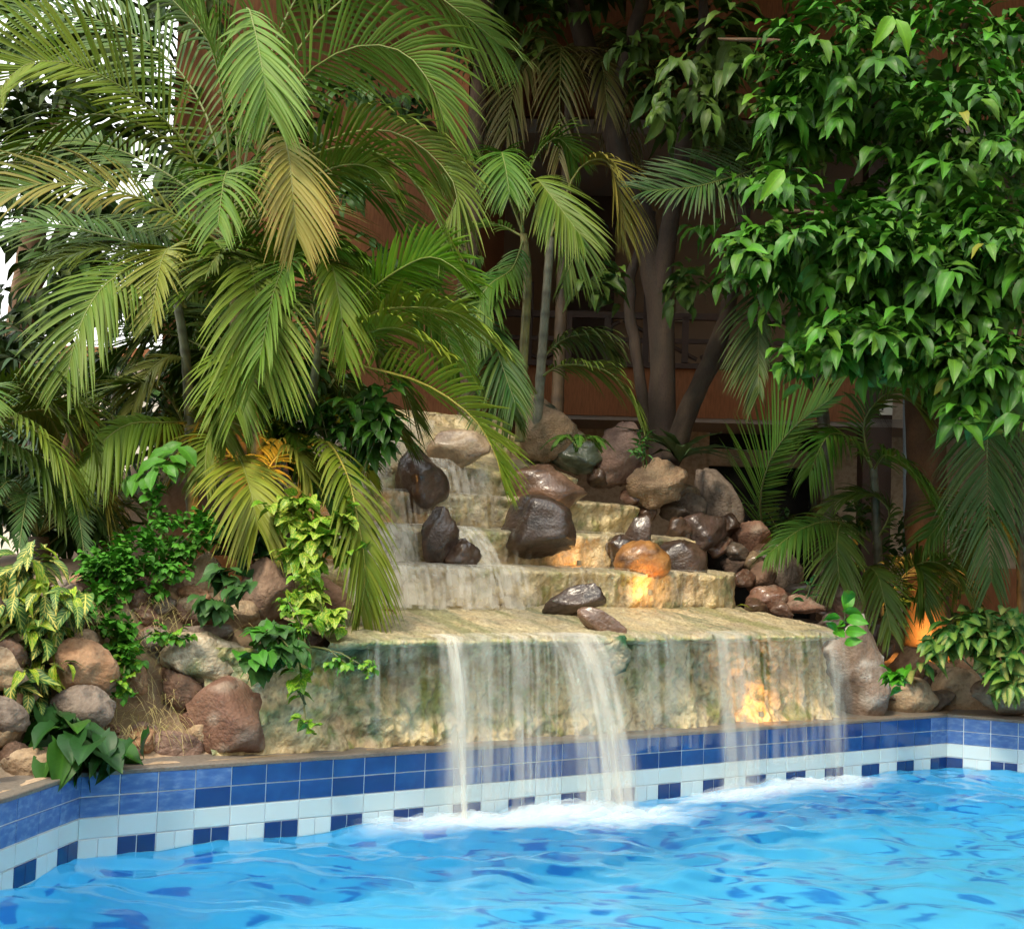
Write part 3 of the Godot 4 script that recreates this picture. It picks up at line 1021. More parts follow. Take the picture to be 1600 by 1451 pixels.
func fall(root: Node3D, u0: float, u1: float, count: int, y0: float, y1: float, v0: float, reach: float, drift: float, wd: float, al: float, back := 0.12) -> void:
	var b := MB.new()
	count = maxi(5, int(count * (0.8 if v0 < 0.5 else 1.3)))
	if v0 > 0.5:
		wd *= 0.6
		al *= 0.8
	for k in count:
		var f := (k + rr(0, 1)) / count
		var u := lerpf(u0, u1, f)
		var edge := 1.0 - 0.5 * pow(absf(2.0 * f - 1.0), 3.0)
		var rch := reach * rr(0.75, 1.15)
		var y_end := y1 + rr(-0.01, 0.03) + (rr(0.0, 0.25) * (y0 - y1) if rng.randf() < 0.25 else 0.0)
		var lipw := 0.09 * na.get_noise_2d(u * 1.3, 0.0) + 0.04 * nb.get_noise_2d(u * 4.0, 0.0) if v0 < 0.5 else 0.0
		var path := PackedVector3Array()
		path.append(wp(u - drift * 0.2, y0 + 0.03, v0 + back + lipw))
		for q in 11:
			var t := float(q) / 10
			var y := lerpf(y0 + 0.018, y_end, t * t * 0.75 + t * 0.25)
			path.append(wp(u + drift * t + 0.03 * t * nc.get_noise_2d(f * 40.0, t * 1.5), y, v0 + lipw - rch * t))
		strand(b, path, wd * rr(0.5, 1.7), 0.004, al * 1.15 * rr(0.4, 1.2) * edge, al * 1.15 * rr(0.5, 1.0) * edge, wu, f * 9.0 + u0)
	put("veil", b.done(), mats.fall_water, root)

func build_falls() -> void:
	var f1 := thing("waterfall", "narrow white stream falling from the left part of the ledge into the pool", "waterfall", wp(2.0, 1.0, 0))
	var f2 := thing("waterfall", "thin broad veil of water falling along the middle of the ledge", "waterfall", wp(2.6, 1.0, 0))
	var f3 := thing("waterfall", "strongest white fall arching off the ledge beside the long brown slab", "waterfall", wp(3.0, 1.0, 0))
	var f4 := thing("waterfall", "broad pale fall right of the long brown slab", "waterfall", wp(4.3, 1.0, 0))
	var f5 := thing("waterfall", "faint streaks of water falling near the large end boulder", "waterfall", wp(5.0, 1.0, 0))
	var f6 := thing("cascade_water", "white water tumbling down the steps between the dark boulders", "waterfall", wp(3.0, 1.4, 1.2))
	for f in [f1, f2, f3, f4, f5, f6]:
		f.position = Vector3.ZERO
	fall(f1, 1.96, 2.12, 16, 1.0, -0.01, -0.06, 0.14, 0.03, 0.03, 0.24)
	fall(f1, 2.02, 2.08, 5, 1.0, -0.01, -0.06, 0.15, 0.03, 0.02, 0.4)
	fall(f2, 1.95, 2.9, 40, 1.0, 0.02, -0.05, 0.1, 0.0, 0.04, 0.1)
	fall(f2, 2.1, 2.85, 26, 1.0, 0.1, -0.05, 0.08, 0.0, 0.014, 0.18)
	fall(f2, 1.5, 2.0, 14, 0.99, 0.45, -0.05, 0.03, 0.0, 0.02, 0.14)
	fall(f2, 2.48, 2.6, 7, 1.0, -0.01, -0.05, 0.1, 0.0, 0.024, 0.2)
	fall(f3, 2.74, 3.16, 36, 1.0, -0.01, -0.07, 0.24, 0.12, 0.036, 0.2)
	fall(f3, 2.9, 3.12, 18, 1.0, -0.01, -0.06, 0.22, 0.15, 0.022, 0.3)
	fall(f4, 4.05, 4.45, 24, 1.0, -0.01, -0.05, 0.13, 0.0, 0.036, 0.17)
	fall(f4, 3.4, 4.1, 30, 1.0, 0.3, -0.04, 0.06, 0.0, 0.03, 0.13)
	fall(f5, 4.4, 5.42, 44, 1.0, 0.15, -0.04, 0.09, 0.0, 0.026, 0.13)
	fall(f5, 5.18, 5.32, 8, 1.0, 0.0, -0.04, 0.1, 0.0, 0.024, 0.2)
	# the steps
	fall(f6, 1.9, 2.5, 26, 1.39, 1.13, 0.93, 0.09, 0.0, 0.045, 0.5, 0.4)
	fall(f6, 2.45, 3.3, 34, 1.39, 1.13, 0.93, 0.09, 0.0, 0.045, 0.45, 0.4)
	fall(f6, 3.3, 5.2, 40, 1.39, 1.14, 0.93, 0.04, 0.0, 0.02, 0.16, 0.3)
	fall(f6, 2.0, 2.65, 28, 1.65, 1.4, 1.32, 0.12, 0.0, 0.045, 0.5, 0.4)
	fall(f6, 2.75, 3.15, 24, 1.65, 1.4, 1.32, 0.16, 0.12, 0.03, 0.42, 0.4)
	fall(f6, 3.2, 5.0, 30, 1.65, 1.41, 1.32, 0.04, 0.0, 0.02, 0.15, 0.3)
	fall(f6, 2.0, 2.35, 16, 1.9, 1.66, 1.72, 0.08, 0.0, 0.035, 0.4, 0.4)
	fall(f6, 2.5, 3.6, 36, 1.9, 1.66, 1.72, 0.06, 0.0, 0.022, 0.24, 0.4)
	fall(f6, 2.35, 2.8, 24, 2.16, 1.91, 2.03, 0.1, 0.0, 0.035, 0.4, 0.55)
	fall(f6, 3.1, 3.7, 26, 2.16, 1.91, 2.03, 0.1, 0.0, 0.035, 0.36, 0.55)
	fall(f6, 2.4, 3.6, 44, 2.5, 2.18, 2.6, 0.1, -0.1, 0.05, 0.4, 0.8)
	# foam where the falls strike the pool
	foam_patch("churned white foam under the narrow left stream", 1.98, -0.2, 0.6, 0.26, 31)
	foam_patch("churned white foam under the strongest fall", 3.0, -0.4, 0.75, 0.36, 37)
	foam_patch("soft white foam under the thin middle veil", 2.5, -0.2, 0.7, 0.22, 45)
	foam_patch("bright foam below the broad pale fall", 4.3, -0.22, 0.8, 0.22, 41)
	foam_patch("thin line of foam below the faint right streaks", 5.1, -0.22, 0.7, 0.18, 43)

func foam_patch(label: String, u: float, v: float, ru: float, rv: float, sd: int) -> void:
	var b := MB.new()
	for layer in 3:
		var st := b.v.size()
		var nu := 70
		var nn := 40
		for j in nn + 1:
			for i in nu + 1:
				var x := 2.0 * i / nu - 1.0
				var y := 2.0 * j / nn - 1.0
				var r := sqrt(x * x + y * y)
				var uu := u + x * ru * (1.0 + 0.12 * layer)
				var vv := minf(v + y * rv * (1.0 + 0.2 * layer), -0.012)
				var n := na.get_noise_3d(uu * 2.2, vv * 5.0, sd + layer * 7.0)
				var n2 := nb.get_noise_3d(uu * 8.0, vv * 16.0, sd + layer * 3.0)
				var core := clampf(1.0 - r + 0.5 * n + 0.22 * n2, 0, 1)
				var rim := smoothstep(1.0, 0.7, r)
				var p := wp(uu, 0, vv)
				p.y = wave(p.x, p.z) + 0.005 + 0.01 * layer * core + 0.035 * core * clampf(0.6 + n2 * 0.8, 0, 1)
				b.add(p, Color(1, 1, 1, smoothstep(0.0, 1.0, core) * 0.3 * rim))
		b.grid(st, nu + 1, nn + 1)
	var o := put("foam", b.done(), mats.foam)
	tag(o, label, "foam")
	o.set_meta("kind", "stuff")


# ------------------------------------------------------------------ palms

func cr(p: PackedVector3Array, t: float) -> Vector3:
	var n := p.size() - 1
	var x := clampf(t, 0, 1) * n
	var k := mini(int(x), n - 1)
	var f := x - k
	var a := p[maxi(k - 1, 0)]
	var b := p[k]
	var c := p[k + 1]
	var d := p[mini(k + 2, n)]
	return b.cubic_interpolate(c, a, d, f)

func places(pts: Array) -> PackedVector3Array:
	var out := PackedVector3Array()
	for p in pts:
		out.append(at(p[0], p[1], p[2]))
	return out

func vivid(c: Color) -> Color:
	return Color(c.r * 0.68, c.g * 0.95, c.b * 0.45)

func frond(parent: Node3D, pts: Array, length: float, roll: float, o := {}) -> void:
	frond3(parent, places(pts), length, roll, o)

func frond3(parent: Node3D, p: PackedVector3Array, length: float, roll: float, o := {}) -> void:
	var base := parent.position
	var n: int = int(o.get("n", 46) * 1.0)
	var droop: float = o.get("droop", 0.35)
	var half: float = o.get("w", 0.0095)
	var green: Color = vivid(o.get("green", Color(0.085, 0.15, 0.022)))
	var tip: Color = o.get("tip", green.lerp(Color(0.26, 0.27, 0.03), 0.25))
	var yellow: float = o.get("yellow", 0.0)
	var side_len: Array = o.get("sides", [1.0, 1.0])
	var lift: float = o.get("lift", 0.22)
	var start: float = o.get("start", 0.14)
	var open: float = o.get("open", 1.05)
	var hd := p[p.size() - 1] - p[0]
	hd.y = 0
	if hd.length() < 0.15:
		hd = Vector3(0.15, 0, 1)
	hd = hd.normalized()
	var s0 := hd.cross(Vector3.UP)
	var b := MB.new()
	var cut := rr(0.92, 1.08)
	for k in n:
		var t := lerpf(start, 0.995, pow(float(k) / (n - 1), 0.93))
		var pos := cr(p, t)
		var tan := (cr(p, t + 0.012) - cr(p, t - 0.012)).normalized()
		var nrm := s0.cross(tan).normalized()
		if nrm.y < 0 and absf(tan.y) < 0.8:
			nrm = -nrm
		var sd := (s0 * cos(roll) + nrm * sin(roll)).normalized()
		var up := (nrm * cos(roll) - s0 * sin(roll)).normalized()
		var ang := lerpf(open, 0.42, t)
		var f := (t - start) / (1.0 - start)
		var prof := (0.45 + 0.55 * smoothstep(0.0, 0.3, f)) * (1.0 - 0.55 * smoothstep(0.55, 1.0, f))
		for s in 2:
			if rng.randf() < 0.05:
				continue
			var sg := 1.0 if s == 0 else -1.0
			var ll: float = length * 1.08 * prof * side_len[s] * rr(0.88, 1.08) * cut
			var d := (sd * sg * sin(ang) + tan * cos(ang) + up * (lift + rr(-0.12, 0.12))).normalized()
			d = (d + Vector3(rr(-1, 1), rr(-1, 1), rr(-1, 1)) * 0.05).normalized()
			var dr := droop * rr(0.75, 1.3)
			var mixc := clampf(yellow + rr(-0.12, 0.12), 0, 1)
			var c0 := green.lerp(tip, clampf(rr(-0.1, 0.45), 0, 1)) * rr(0.85, 1.12)
			c0 = c0.lerp(Color(0.42, 0.3, 0.06), mixc * 0.55)
			var c1 := c0.lerp(tip, 0.5).lerp(Color(0.55, 0.34, 0.1), mixc * mixc)
			var st := b.v.size()
			var wid := half * (0.8 + 0.4 * prof)
			var prev := pos
			var dirn := d
			for q in 6:
				var x := float(q) / 5
				var pt := pos + d * ll * x * (1.0 - 0.15 * dr * x) + Vector3.DOWN * dr * ll * x * x
				if q > 0:
					dirn = (pt - prev).normalized()
				prev = pt
				var wd := (tan - dirn * tan.dot(dirn)).normalized()
				var ln := wd.cross(dirn)
				var ww: float = wid * [0.5, 0.95, 1.0, 0.85, 0.55, 0.04][q]
				var c := c0.lerp(c1, x * x)
				b.add(pt - wd * ww - ln * ww * 0.3, c)
				b.add(pt + ln * ww * 0.15, c)
				b.add(pt + wd * ww - ln * ww * 0.3, c)
			b.grid(st, 3, 6)
	var fr := put("frond", b.done(), mats.frond, parent, Transform3D(Basis(), -base))
	var rb := MB.new()
	var pp := PackedVector3Array()
	var ra := PackedFloat32Array()
	for k in 15:
		pp.append(cr(p, k / 14.0))
		ra.append(lerpf(o.get("rib", 0.012), 0.0022, pow(k / 14.0, 0.8)))
	rb.tube(pp, ra, 5, o.get("rib_col", green.lerp(Color(0.3, 0.3, 0.08), 0.5)), false)
	put("midrib", rb.done(), mats.cane, fr)

func crown(parent: Node3D, x: float, y: float, z: float, count: int, reach: float, length: float, greens: Array) -> void:
	# more fronds springing from one growing point in every direction
	var p0 := at(x, y, z)
	var a0 := rr(0, TAU)
	for k in count:
		var an := a0 + k * 2.399
		var d := Vector3(cos(an), 0, sin(an))
		var l := reach * rr(0.75, 1.15)
		var up := rr(0.25, 0.75)
		var fall_by := rr(0.1, 0.5)
		frond3(parent, PackedVector3Array([p0, p0 + d * l * 0.25 + Vector3.UP * l * up * 0.6, p0 + d * l * 0.6 + Vector3.UP * l * up * 0.75, p0 + d * l * 0.9 + Vector3.UP * l * (up * 0.6 - fall_by * 0.3), p0 + d * l * 1.1 + Vector3.UP * l * (up * 0.4 - fall_by)]), length * rr(0.8, 1.1), rr(-0.4, 0.7), {"green": greens[k % greens.size()] * rr(0.85, 1.15), "n": 42, "droop": rr(0.12, 0.4), "yellow": 0.35 if rng.randf() < 0.15 else rr(0.0, 0.1)})

func cane(parent: Node3D, pts: Array, r0: float, r1: float, col := Color(0.25, 0.24, 0.12), called := "trunk") -> void:
	var p := places(pts)
	var b := MB.new()
	var n := 40
	var st := 0
	var sides := 10
	for k in n + 1:
		var t := float(k) / n
		var c := cr(p, t)
		var ring := 1.0 + (0.10 if k % 4 == 0 else 0.0)
		var cc := col * (0.55 if k % 4 == 0 else rr(0.85, 1.15))
		for s in sides:
			var a := TAU * s / sides
			b.add(c + Vector3(cos(a), 0, sin(a)) * lerpf(r0, r1, t) * ring, cc)
	b.grid(st, sides, n + 1, true, true)
	put(called, b.done(), mats.cane, parent, Transform3D(Basis(), -parent.position))

func build_palms() -> void:
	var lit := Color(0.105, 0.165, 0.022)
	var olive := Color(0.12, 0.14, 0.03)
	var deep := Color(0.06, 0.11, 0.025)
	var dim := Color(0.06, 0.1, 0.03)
	# --- the tall palm on the left
	var a := thing("areca_palm", "tall feather palm with long arching fronds filling the upper left", "palm", at(368, 800, 9.0))
	cane(a, [[372, 810, 9.0], [374, 640, 9.0], [368, 480, 9.0], [365, 375, 9.0]], 0.05, 0.035, Color(0.36, 0.27, 0.12))
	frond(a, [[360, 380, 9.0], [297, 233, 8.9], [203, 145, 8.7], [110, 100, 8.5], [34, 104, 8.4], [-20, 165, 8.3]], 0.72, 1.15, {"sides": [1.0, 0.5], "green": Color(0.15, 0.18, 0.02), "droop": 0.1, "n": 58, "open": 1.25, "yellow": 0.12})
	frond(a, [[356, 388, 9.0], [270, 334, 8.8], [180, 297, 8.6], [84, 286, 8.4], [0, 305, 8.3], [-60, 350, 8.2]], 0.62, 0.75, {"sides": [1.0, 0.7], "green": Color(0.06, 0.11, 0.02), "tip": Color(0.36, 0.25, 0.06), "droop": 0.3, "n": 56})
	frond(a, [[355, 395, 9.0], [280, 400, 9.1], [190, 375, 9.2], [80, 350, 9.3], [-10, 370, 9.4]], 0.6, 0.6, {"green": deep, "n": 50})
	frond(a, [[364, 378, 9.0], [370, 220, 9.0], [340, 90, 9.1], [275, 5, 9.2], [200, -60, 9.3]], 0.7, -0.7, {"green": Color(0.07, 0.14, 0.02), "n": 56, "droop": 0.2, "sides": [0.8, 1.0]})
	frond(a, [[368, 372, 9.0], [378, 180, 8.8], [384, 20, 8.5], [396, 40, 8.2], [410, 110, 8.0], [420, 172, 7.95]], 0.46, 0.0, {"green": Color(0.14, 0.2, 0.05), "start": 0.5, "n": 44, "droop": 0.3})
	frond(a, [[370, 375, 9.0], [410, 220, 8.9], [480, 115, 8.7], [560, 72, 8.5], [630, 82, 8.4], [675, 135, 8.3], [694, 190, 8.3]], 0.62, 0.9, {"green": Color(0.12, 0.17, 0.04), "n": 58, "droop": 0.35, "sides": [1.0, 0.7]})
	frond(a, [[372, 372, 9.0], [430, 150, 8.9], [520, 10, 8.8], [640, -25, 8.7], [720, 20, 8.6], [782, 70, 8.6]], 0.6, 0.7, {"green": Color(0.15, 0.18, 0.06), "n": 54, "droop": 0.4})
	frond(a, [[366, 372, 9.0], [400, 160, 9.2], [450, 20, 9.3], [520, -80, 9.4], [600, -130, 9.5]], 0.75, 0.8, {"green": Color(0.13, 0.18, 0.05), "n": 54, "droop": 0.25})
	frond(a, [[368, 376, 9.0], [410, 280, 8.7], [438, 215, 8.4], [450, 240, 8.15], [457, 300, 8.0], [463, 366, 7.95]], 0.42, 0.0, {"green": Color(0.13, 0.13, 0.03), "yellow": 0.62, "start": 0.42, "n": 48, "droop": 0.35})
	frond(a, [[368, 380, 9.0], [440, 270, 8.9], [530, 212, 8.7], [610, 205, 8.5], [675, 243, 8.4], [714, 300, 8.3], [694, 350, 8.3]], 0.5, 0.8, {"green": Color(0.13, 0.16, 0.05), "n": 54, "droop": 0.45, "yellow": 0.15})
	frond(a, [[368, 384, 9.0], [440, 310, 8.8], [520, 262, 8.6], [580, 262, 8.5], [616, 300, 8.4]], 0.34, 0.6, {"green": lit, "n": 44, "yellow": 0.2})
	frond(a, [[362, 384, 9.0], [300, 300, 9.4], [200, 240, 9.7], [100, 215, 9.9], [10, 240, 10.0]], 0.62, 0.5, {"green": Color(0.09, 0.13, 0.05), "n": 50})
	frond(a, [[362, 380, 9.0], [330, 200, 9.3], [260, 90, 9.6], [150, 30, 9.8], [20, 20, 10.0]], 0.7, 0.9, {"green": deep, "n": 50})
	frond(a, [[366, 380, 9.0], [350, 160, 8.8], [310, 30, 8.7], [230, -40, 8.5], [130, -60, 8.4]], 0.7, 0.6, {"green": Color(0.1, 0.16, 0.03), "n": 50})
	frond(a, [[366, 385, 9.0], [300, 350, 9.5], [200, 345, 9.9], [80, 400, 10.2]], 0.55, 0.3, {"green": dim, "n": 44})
	# --- lower clump in front of it
	var c := thing("areca_palm", "yellow green clumping palm with bowed fronds above the golden vine", "palm", at(420, 800, 8.7))
	cane(c, [[400, 812, 8.8], [402, 700, 8.8], [398, 560, 8.8], [400, 470, 8.8]], 0.045, 0.03, Color(0.3, 0.25, 0.1))
	cane(c, [[300, 812, 8.9], [297, 680, 8.9], [290, 560, 8.9], [276, 470, 8.95]], 0.04, 0.028, Color(0.16, 0.18, 0.09))
	cane(c, [[470, 812, 8.7], [478, 700, 8.7], [490, 600, 8.7], [500, 530, 8.7]], 0.035, 0.026, Color(0.14, 0.16, 0.06))
	frond(c, [[400, 475, 8.8], [385, 415, 8.5], [392, 412, 8.2], [400, 460, 8.0], [404, 520, 7.95], [404, 572, 7.95]], 0.5, 0.0, {"green": Color(0.17, 0.2, 0.03), "start": 0.34, "n": 50, "droop": 0.35, "yellow": 0.12})
	frond(c, [[290, 480, 8.9], [230, 420, 8.6], [170, 440, 8.3], [128, 500, 8.1], [104, 585, 8.0]], 0.46, 0.35, {"green": Color(0.1, 0.15, 0.03), "n": 50, "droop": 0.4, "yellow": 0.1})
	frond(c, [[500, 535, 8.7], [560, 470, 8.5], [625, 420, 8.3], [680, 402, 8.2], [738, 440, 8.1]], 0.34, 0.9, {"green": Color(0.11, 0.2, 0.015), "n": 46, "droop": 0.25, "sides": [1.0, 0.8]})
	frond(c, [[500, 545, 8.7], [580, 490, 8.4], [650, 480, 8.2], [715, 490, 8.0], [770, 530, 7.9]], 0.42, 0.45, {"green": Color(0.14, 0.18, 0.02), "n": 48, "yellow": 0.18})
	frond(c, [[500, 550, 8.7], [570, 572, 8.4], [660, 598, 8.1], [735, 648, 7.9], [772, 705, 7.85], [784, 748, 7.85]], 0.46, 0.65, {"green": Color(0.15, 0.19, 0.02), "n": 54, "droop": 0.12, "yellow": 0.15, "sides": [1.0, 0.7], "rib_col": Color(0.4, 0.34, 0.05)})
	frond(c, [[498, 545, 8.7], [560, 525, 8.3], [620, 512, 8.1], [692, 548, 7.95]], 0.36, 0.4, {"green": Color(0.17, 0.2, 0.02), "n": 44, "yellow": 0.25})
	frond(c, [[480, 700, 8.6], [510, 690, 8.3], [542, 742, 8.0], [560, 820, 7.85], [570, 890, 7.8], [564, 955, 7.8]], 0.38, 0.25, {"green": Color(0.14, 0.16, 0.02), "n": 52, "droop": 0.5, "yellow": 0.15, "rib_col": Color(0.4, 0.34, 0.05)})
	frond(c, [[400, 560, 8.8], [372, 545, 8.5], [362, 560, 8.3], [366, 600, 8.15], [368, 642, 8.1]], 0.38, 0.0, {"green": Color(0.15, 0.19, 0.03), "n": 40, "start": 0.25, "droop": 0.4})
	frond(c, [[398, 760, 8.7], [374, 715, 8.4], [380, 728, 8.2], [392, 770, 8.0], [402, 822, 7.95]], 0.42, 0.0, {"green": Color(0.2, 0.2, 0.03), "n": 44, "start": 0.25, "droop": 0.35, "yellow": 0.25})
	frond(c, [[392, 760, 8.8], [345, 690, 8.6], [325, 690, 8.4], [320, 752, 8.2]], 0.3, 0.0, {"green": Color(0.13, 0.16, 0.03), "n": 36, "start": 0.3, "droop": 0.4, "yellow": 0.1})
	frond(c, [[400, 765, 8.7], [430, 715, 8.5], [455, 700, 8.3], [480, 740, 8.2]], 0.34, 0.3, {"green": Color(0.18, 0.18, 0.03), "n": 36, "droop": 0.5, "yellow": 0.3})
	frond(c, [[498, 540, 8.7], [500, 450, 8.5], [515, 410, 8.3], [530, 470, 8.15], [540, 560, 8.1]], 0.36, 0.3, {"green": Color(0.13, 0.18, 0.02), "n": 46, "start": 0.3, "yellow": 0.15})
	frond(c, [[400, 480, 8.8], [440, 400, 8.6], [500, 375, 8.5], [560, 400, 8.4]], 0.36, 0.4, {"green": Color(0.1, 0.17, 0.02), "n": 44})
	frond(c, [[398, 470, 8.8], [420, 410, 8.5], [470, 372, 8.3], [525, 385, 8.2]], 0.32, 0.5, {"green": lit, "n": 40})
	frond(c, [[290, 660, 8.8], [262, 660, 8.5], [203, 662, 8.3], [160, 690, 8.15], [122, 732, 8.1]], 0.42, 0.85, {"green": Color(0.13, 0.17, 0.03), "n": 44, "droop": 0.3, "sides": [0.35, 1.0]})
	frond(c, [[295, 690, 8.8], [320, 640, 8.5], [340, 640, 8.3], [352, 690, 8.2]], 0.3, 0.2, {"green": olive, "n": 34, "start": 0.2})
	frond(c, [[498, 560, 8.8], [540, 600, 8.8], [600, 640, 8.8], [640, 690, 8.8]], 0.3, 0.3, {"green": deep, "n": 38})
	frond(c, [[296, 560, 9.0], [260, 560, 8.9], [225, 590, 8.8], [205, 640, 8.7]], 0.3, 0.2, {"green": olive, "n": 36, "yellow": 0.3})
	for k in 12:
		var bx := rr(300, 520)
		var by := rr(480, 620)
		var dx := rr(-190, 210)
		var dy := rr(-90, 40)
		frond(c, [[bx, by, 9.1], [bx + dx * 0.4, by + dy, 9.2], [bx + dx * 0.8, by + dy * 0.9 + 10, 9.3], [bx + dx * 1.2, by + dy * 0.3 + 70, 9.3]], rr(0.35, 0.5), rr(-0.5, 0.8), {"green": [lit, olive, deep, dim][k % 4], "n": 40})
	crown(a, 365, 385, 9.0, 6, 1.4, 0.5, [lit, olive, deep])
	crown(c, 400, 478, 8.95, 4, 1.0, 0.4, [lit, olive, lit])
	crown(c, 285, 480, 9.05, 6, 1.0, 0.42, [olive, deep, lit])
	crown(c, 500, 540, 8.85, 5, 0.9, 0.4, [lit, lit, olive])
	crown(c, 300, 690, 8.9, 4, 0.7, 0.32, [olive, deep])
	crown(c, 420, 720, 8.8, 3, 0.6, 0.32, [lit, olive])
	# --- low palm at the left frame edge
	var e := thing("areca_palm", "low palm leaning in from the left frame edge under the dark fan palm", "palm", at(-40, 820, 8.3))
	cane(e, [[-45, 830, 8.3], [-40, 760, 8.3], [-30, 690, 8.3]], 0.04, 0.03, Color(0.18, 0.18, 0.08))
	frond(e, [[-35, 690, 8.3], [0, 650, 8.1], [50, 668, 7.9], [85, 705, 7.8], [108, 748, 7.8]], 0.36, 0.5, {"green": Color(0.13, 0.16, 0.03), "n": 44, "droop": 0.5, "yellow": 0.1})
	frond(e, [[-35, 695, 8.3], [-10, 610, 8.3], [40, 610, 8.3], [90, 650, 8.2], [110, 690, 8.2]], 0.36, 0.3, {"green": Color(0.09, 0.12, 0.03), "n": 42})
	frond(e, [[-35, 700, 8.3], [0, 690, 8.1], [60, 720, 8.0], [95, 790, 7.9]], 0.36, 0.3, {"green": Color(0.06, 0.1, 0.03), "n": 40, "droop": 0.6})
	frond(e, [[-30, 690, 8.3], [80, 720, 8.4], [150, 755, 8.3], [168, 825, 8.2]], 0.26, 0.2, {"green": Color(0.13, 0.13, 0.04), "n": 34, "yellow": 0.35, "start": 0.4})
	crown(e, -30, 690, 8.3, 8, 0.8, 0.34, [olive, deep])
	# --- dark fan palm behind
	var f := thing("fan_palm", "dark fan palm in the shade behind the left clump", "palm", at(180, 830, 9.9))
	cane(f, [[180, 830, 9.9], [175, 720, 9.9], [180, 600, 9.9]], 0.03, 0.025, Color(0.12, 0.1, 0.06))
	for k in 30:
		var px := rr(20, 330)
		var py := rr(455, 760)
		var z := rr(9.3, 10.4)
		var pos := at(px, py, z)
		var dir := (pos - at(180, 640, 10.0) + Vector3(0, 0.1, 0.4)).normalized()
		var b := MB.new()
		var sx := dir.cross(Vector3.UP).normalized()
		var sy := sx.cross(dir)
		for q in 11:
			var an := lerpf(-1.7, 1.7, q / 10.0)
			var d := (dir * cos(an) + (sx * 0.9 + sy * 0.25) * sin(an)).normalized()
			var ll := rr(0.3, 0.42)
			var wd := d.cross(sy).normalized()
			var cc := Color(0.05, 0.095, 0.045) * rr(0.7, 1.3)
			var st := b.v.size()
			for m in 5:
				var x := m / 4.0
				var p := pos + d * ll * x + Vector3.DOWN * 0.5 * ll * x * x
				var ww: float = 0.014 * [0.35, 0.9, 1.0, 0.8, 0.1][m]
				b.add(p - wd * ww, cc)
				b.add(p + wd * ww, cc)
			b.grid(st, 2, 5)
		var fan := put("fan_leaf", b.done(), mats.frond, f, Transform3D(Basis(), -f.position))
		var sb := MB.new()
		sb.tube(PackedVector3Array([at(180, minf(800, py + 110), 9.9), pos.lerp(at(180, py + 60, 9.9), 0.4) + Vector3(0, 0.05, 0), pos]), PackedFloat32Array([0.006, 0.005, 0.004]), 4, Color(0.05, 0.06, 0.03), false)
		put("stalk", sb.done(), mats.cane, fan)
	# --- dark cycad low on the left
	var cy := thing("cycad", "dark low cycad rosette above the yellow veined shrub", "palm", at(60, 860, 8.5))
	cane(cy, [[60, 890, 8.5], [60, 860, 8.5], [60, 838, 8.5]], 0.08, 0.06, Color(0.1, 0.08, 0.05))
	for k in 16:
		var an := lerpf(-1.4, 4.5, k / 15.0)
		var ln := rr(0.55, 0.85)
		var p0 := at(60, 838, 8.5)
		var dd := Vector3(cos(an), 0, sin(an))
		frond3(cy, PackedVector3Array([p0, p0 + dd * ln * 0.4 + Vector3(0, rr(0.15, 0.35), 0), p0 + dd * ln * 0.8 + Vector3(0, rr(0.12, 0.25), 0), p0 + dd * ln * 1.1 + Vector3(0, rr(-0.15, 0.1), 0)]), 0.16, 0.0, {"green": Color(0.05, 0.1, 0.035), "tip": Color(0.06, 0.1, 0.035), "n": 60, "w": 0.004, "droop": 0.1, "rib": 0.006})
	# --- twin slender palms in the middle
	var t1 := thing("slender_palm", "slender palm with yellowish trunk, first of the twin palms above the cascade", "palm", at(812, 660, 11.0))
	cane(t1, [[812, 690, 11.0], [818, 560, 11.0], [824, 440, 11.0], [818, 365, 11.0]], 0.04, 0.03, Color(0.22, 0.2, 0.06))
	frond(t1, [[818, 368, 11.0], [808, 290, 10.8], [785, 238, 10.5], [790, 262, 10.3], [796, 300, 10.2]], 0.4, 0.0, {"green": Color(0.06, 0.13, 0.02), "n": 44, "start": 0.35})
	frond(t1, [[818, 368, 11.0], [790, 300, 11.0], [745, 250, 10.9], [700, 280, 10.8]], 0.4, 0.4, {"green": Color(0.05, 0.1, 0.02), "n": 40})
	frond(t1, [[818, 370, 11.0], [770, 350, 11.2], [720, 370, 11.3], [690, 440, 11.3]], 0.4, 0.4, {"green": deep, "n": 40})
	frond(t1, [[818, 372, 11.0], [800, 420, 10.8], [760, 450, 10.6], [720, 520, 10.5]], 0.4, 0.3, {"green": Color(0.04, 0.1, 0.02), "n": 40})
	frond(t1, [[812, 470, 11.0], [780, 455, 10.7], [750, 480, 10.5], [735, 540, 10.4]], 0.42, 0.2, {"green": Color(0.04, 0.09, 0.02), "n": 40})
	frond(t1, [[800, 600, 11.0], [770, 500, 10.8], [775, 540, 10.5], [805, 630, 10.3]], 0.4, 0.0, {"green": Color(0.03, 0.08, 0.02), "n": 44, "start": 0.4})
	frond(t1, [[815, 370, 11.0], [830, 260, 11.1], [870, 215, 11.2], [900, 250, 11.3]], 0.4, 0.4, {"green": Color(0.06, 0.12, 0.02), "n": 40})
	var t2 := thing("slender_palm", "slender palm with grey ringed trunk, second of the twin palms above the cascade", "palm", at(840, 650, 11.2))
	cane(t2, [[838, 680, 11.2], [845, 580, 11.2], [853, 470, 11.2], [860, 370, 11.2]], 0.042, 0.032, Color(0.22, 0.21, 0.14))
	frond(t2, [[858, 372, 11.2], [830, 300, 11.0], [838, 280, 10.7], [870, 318, 10.5], [906, 366, 10.4]], 0.52, 0.0, {"green": Color(0.1, 0.14, 0.03), "n": 52, "start": 0.35, "droop": 0.3, "yellow": 0.1})
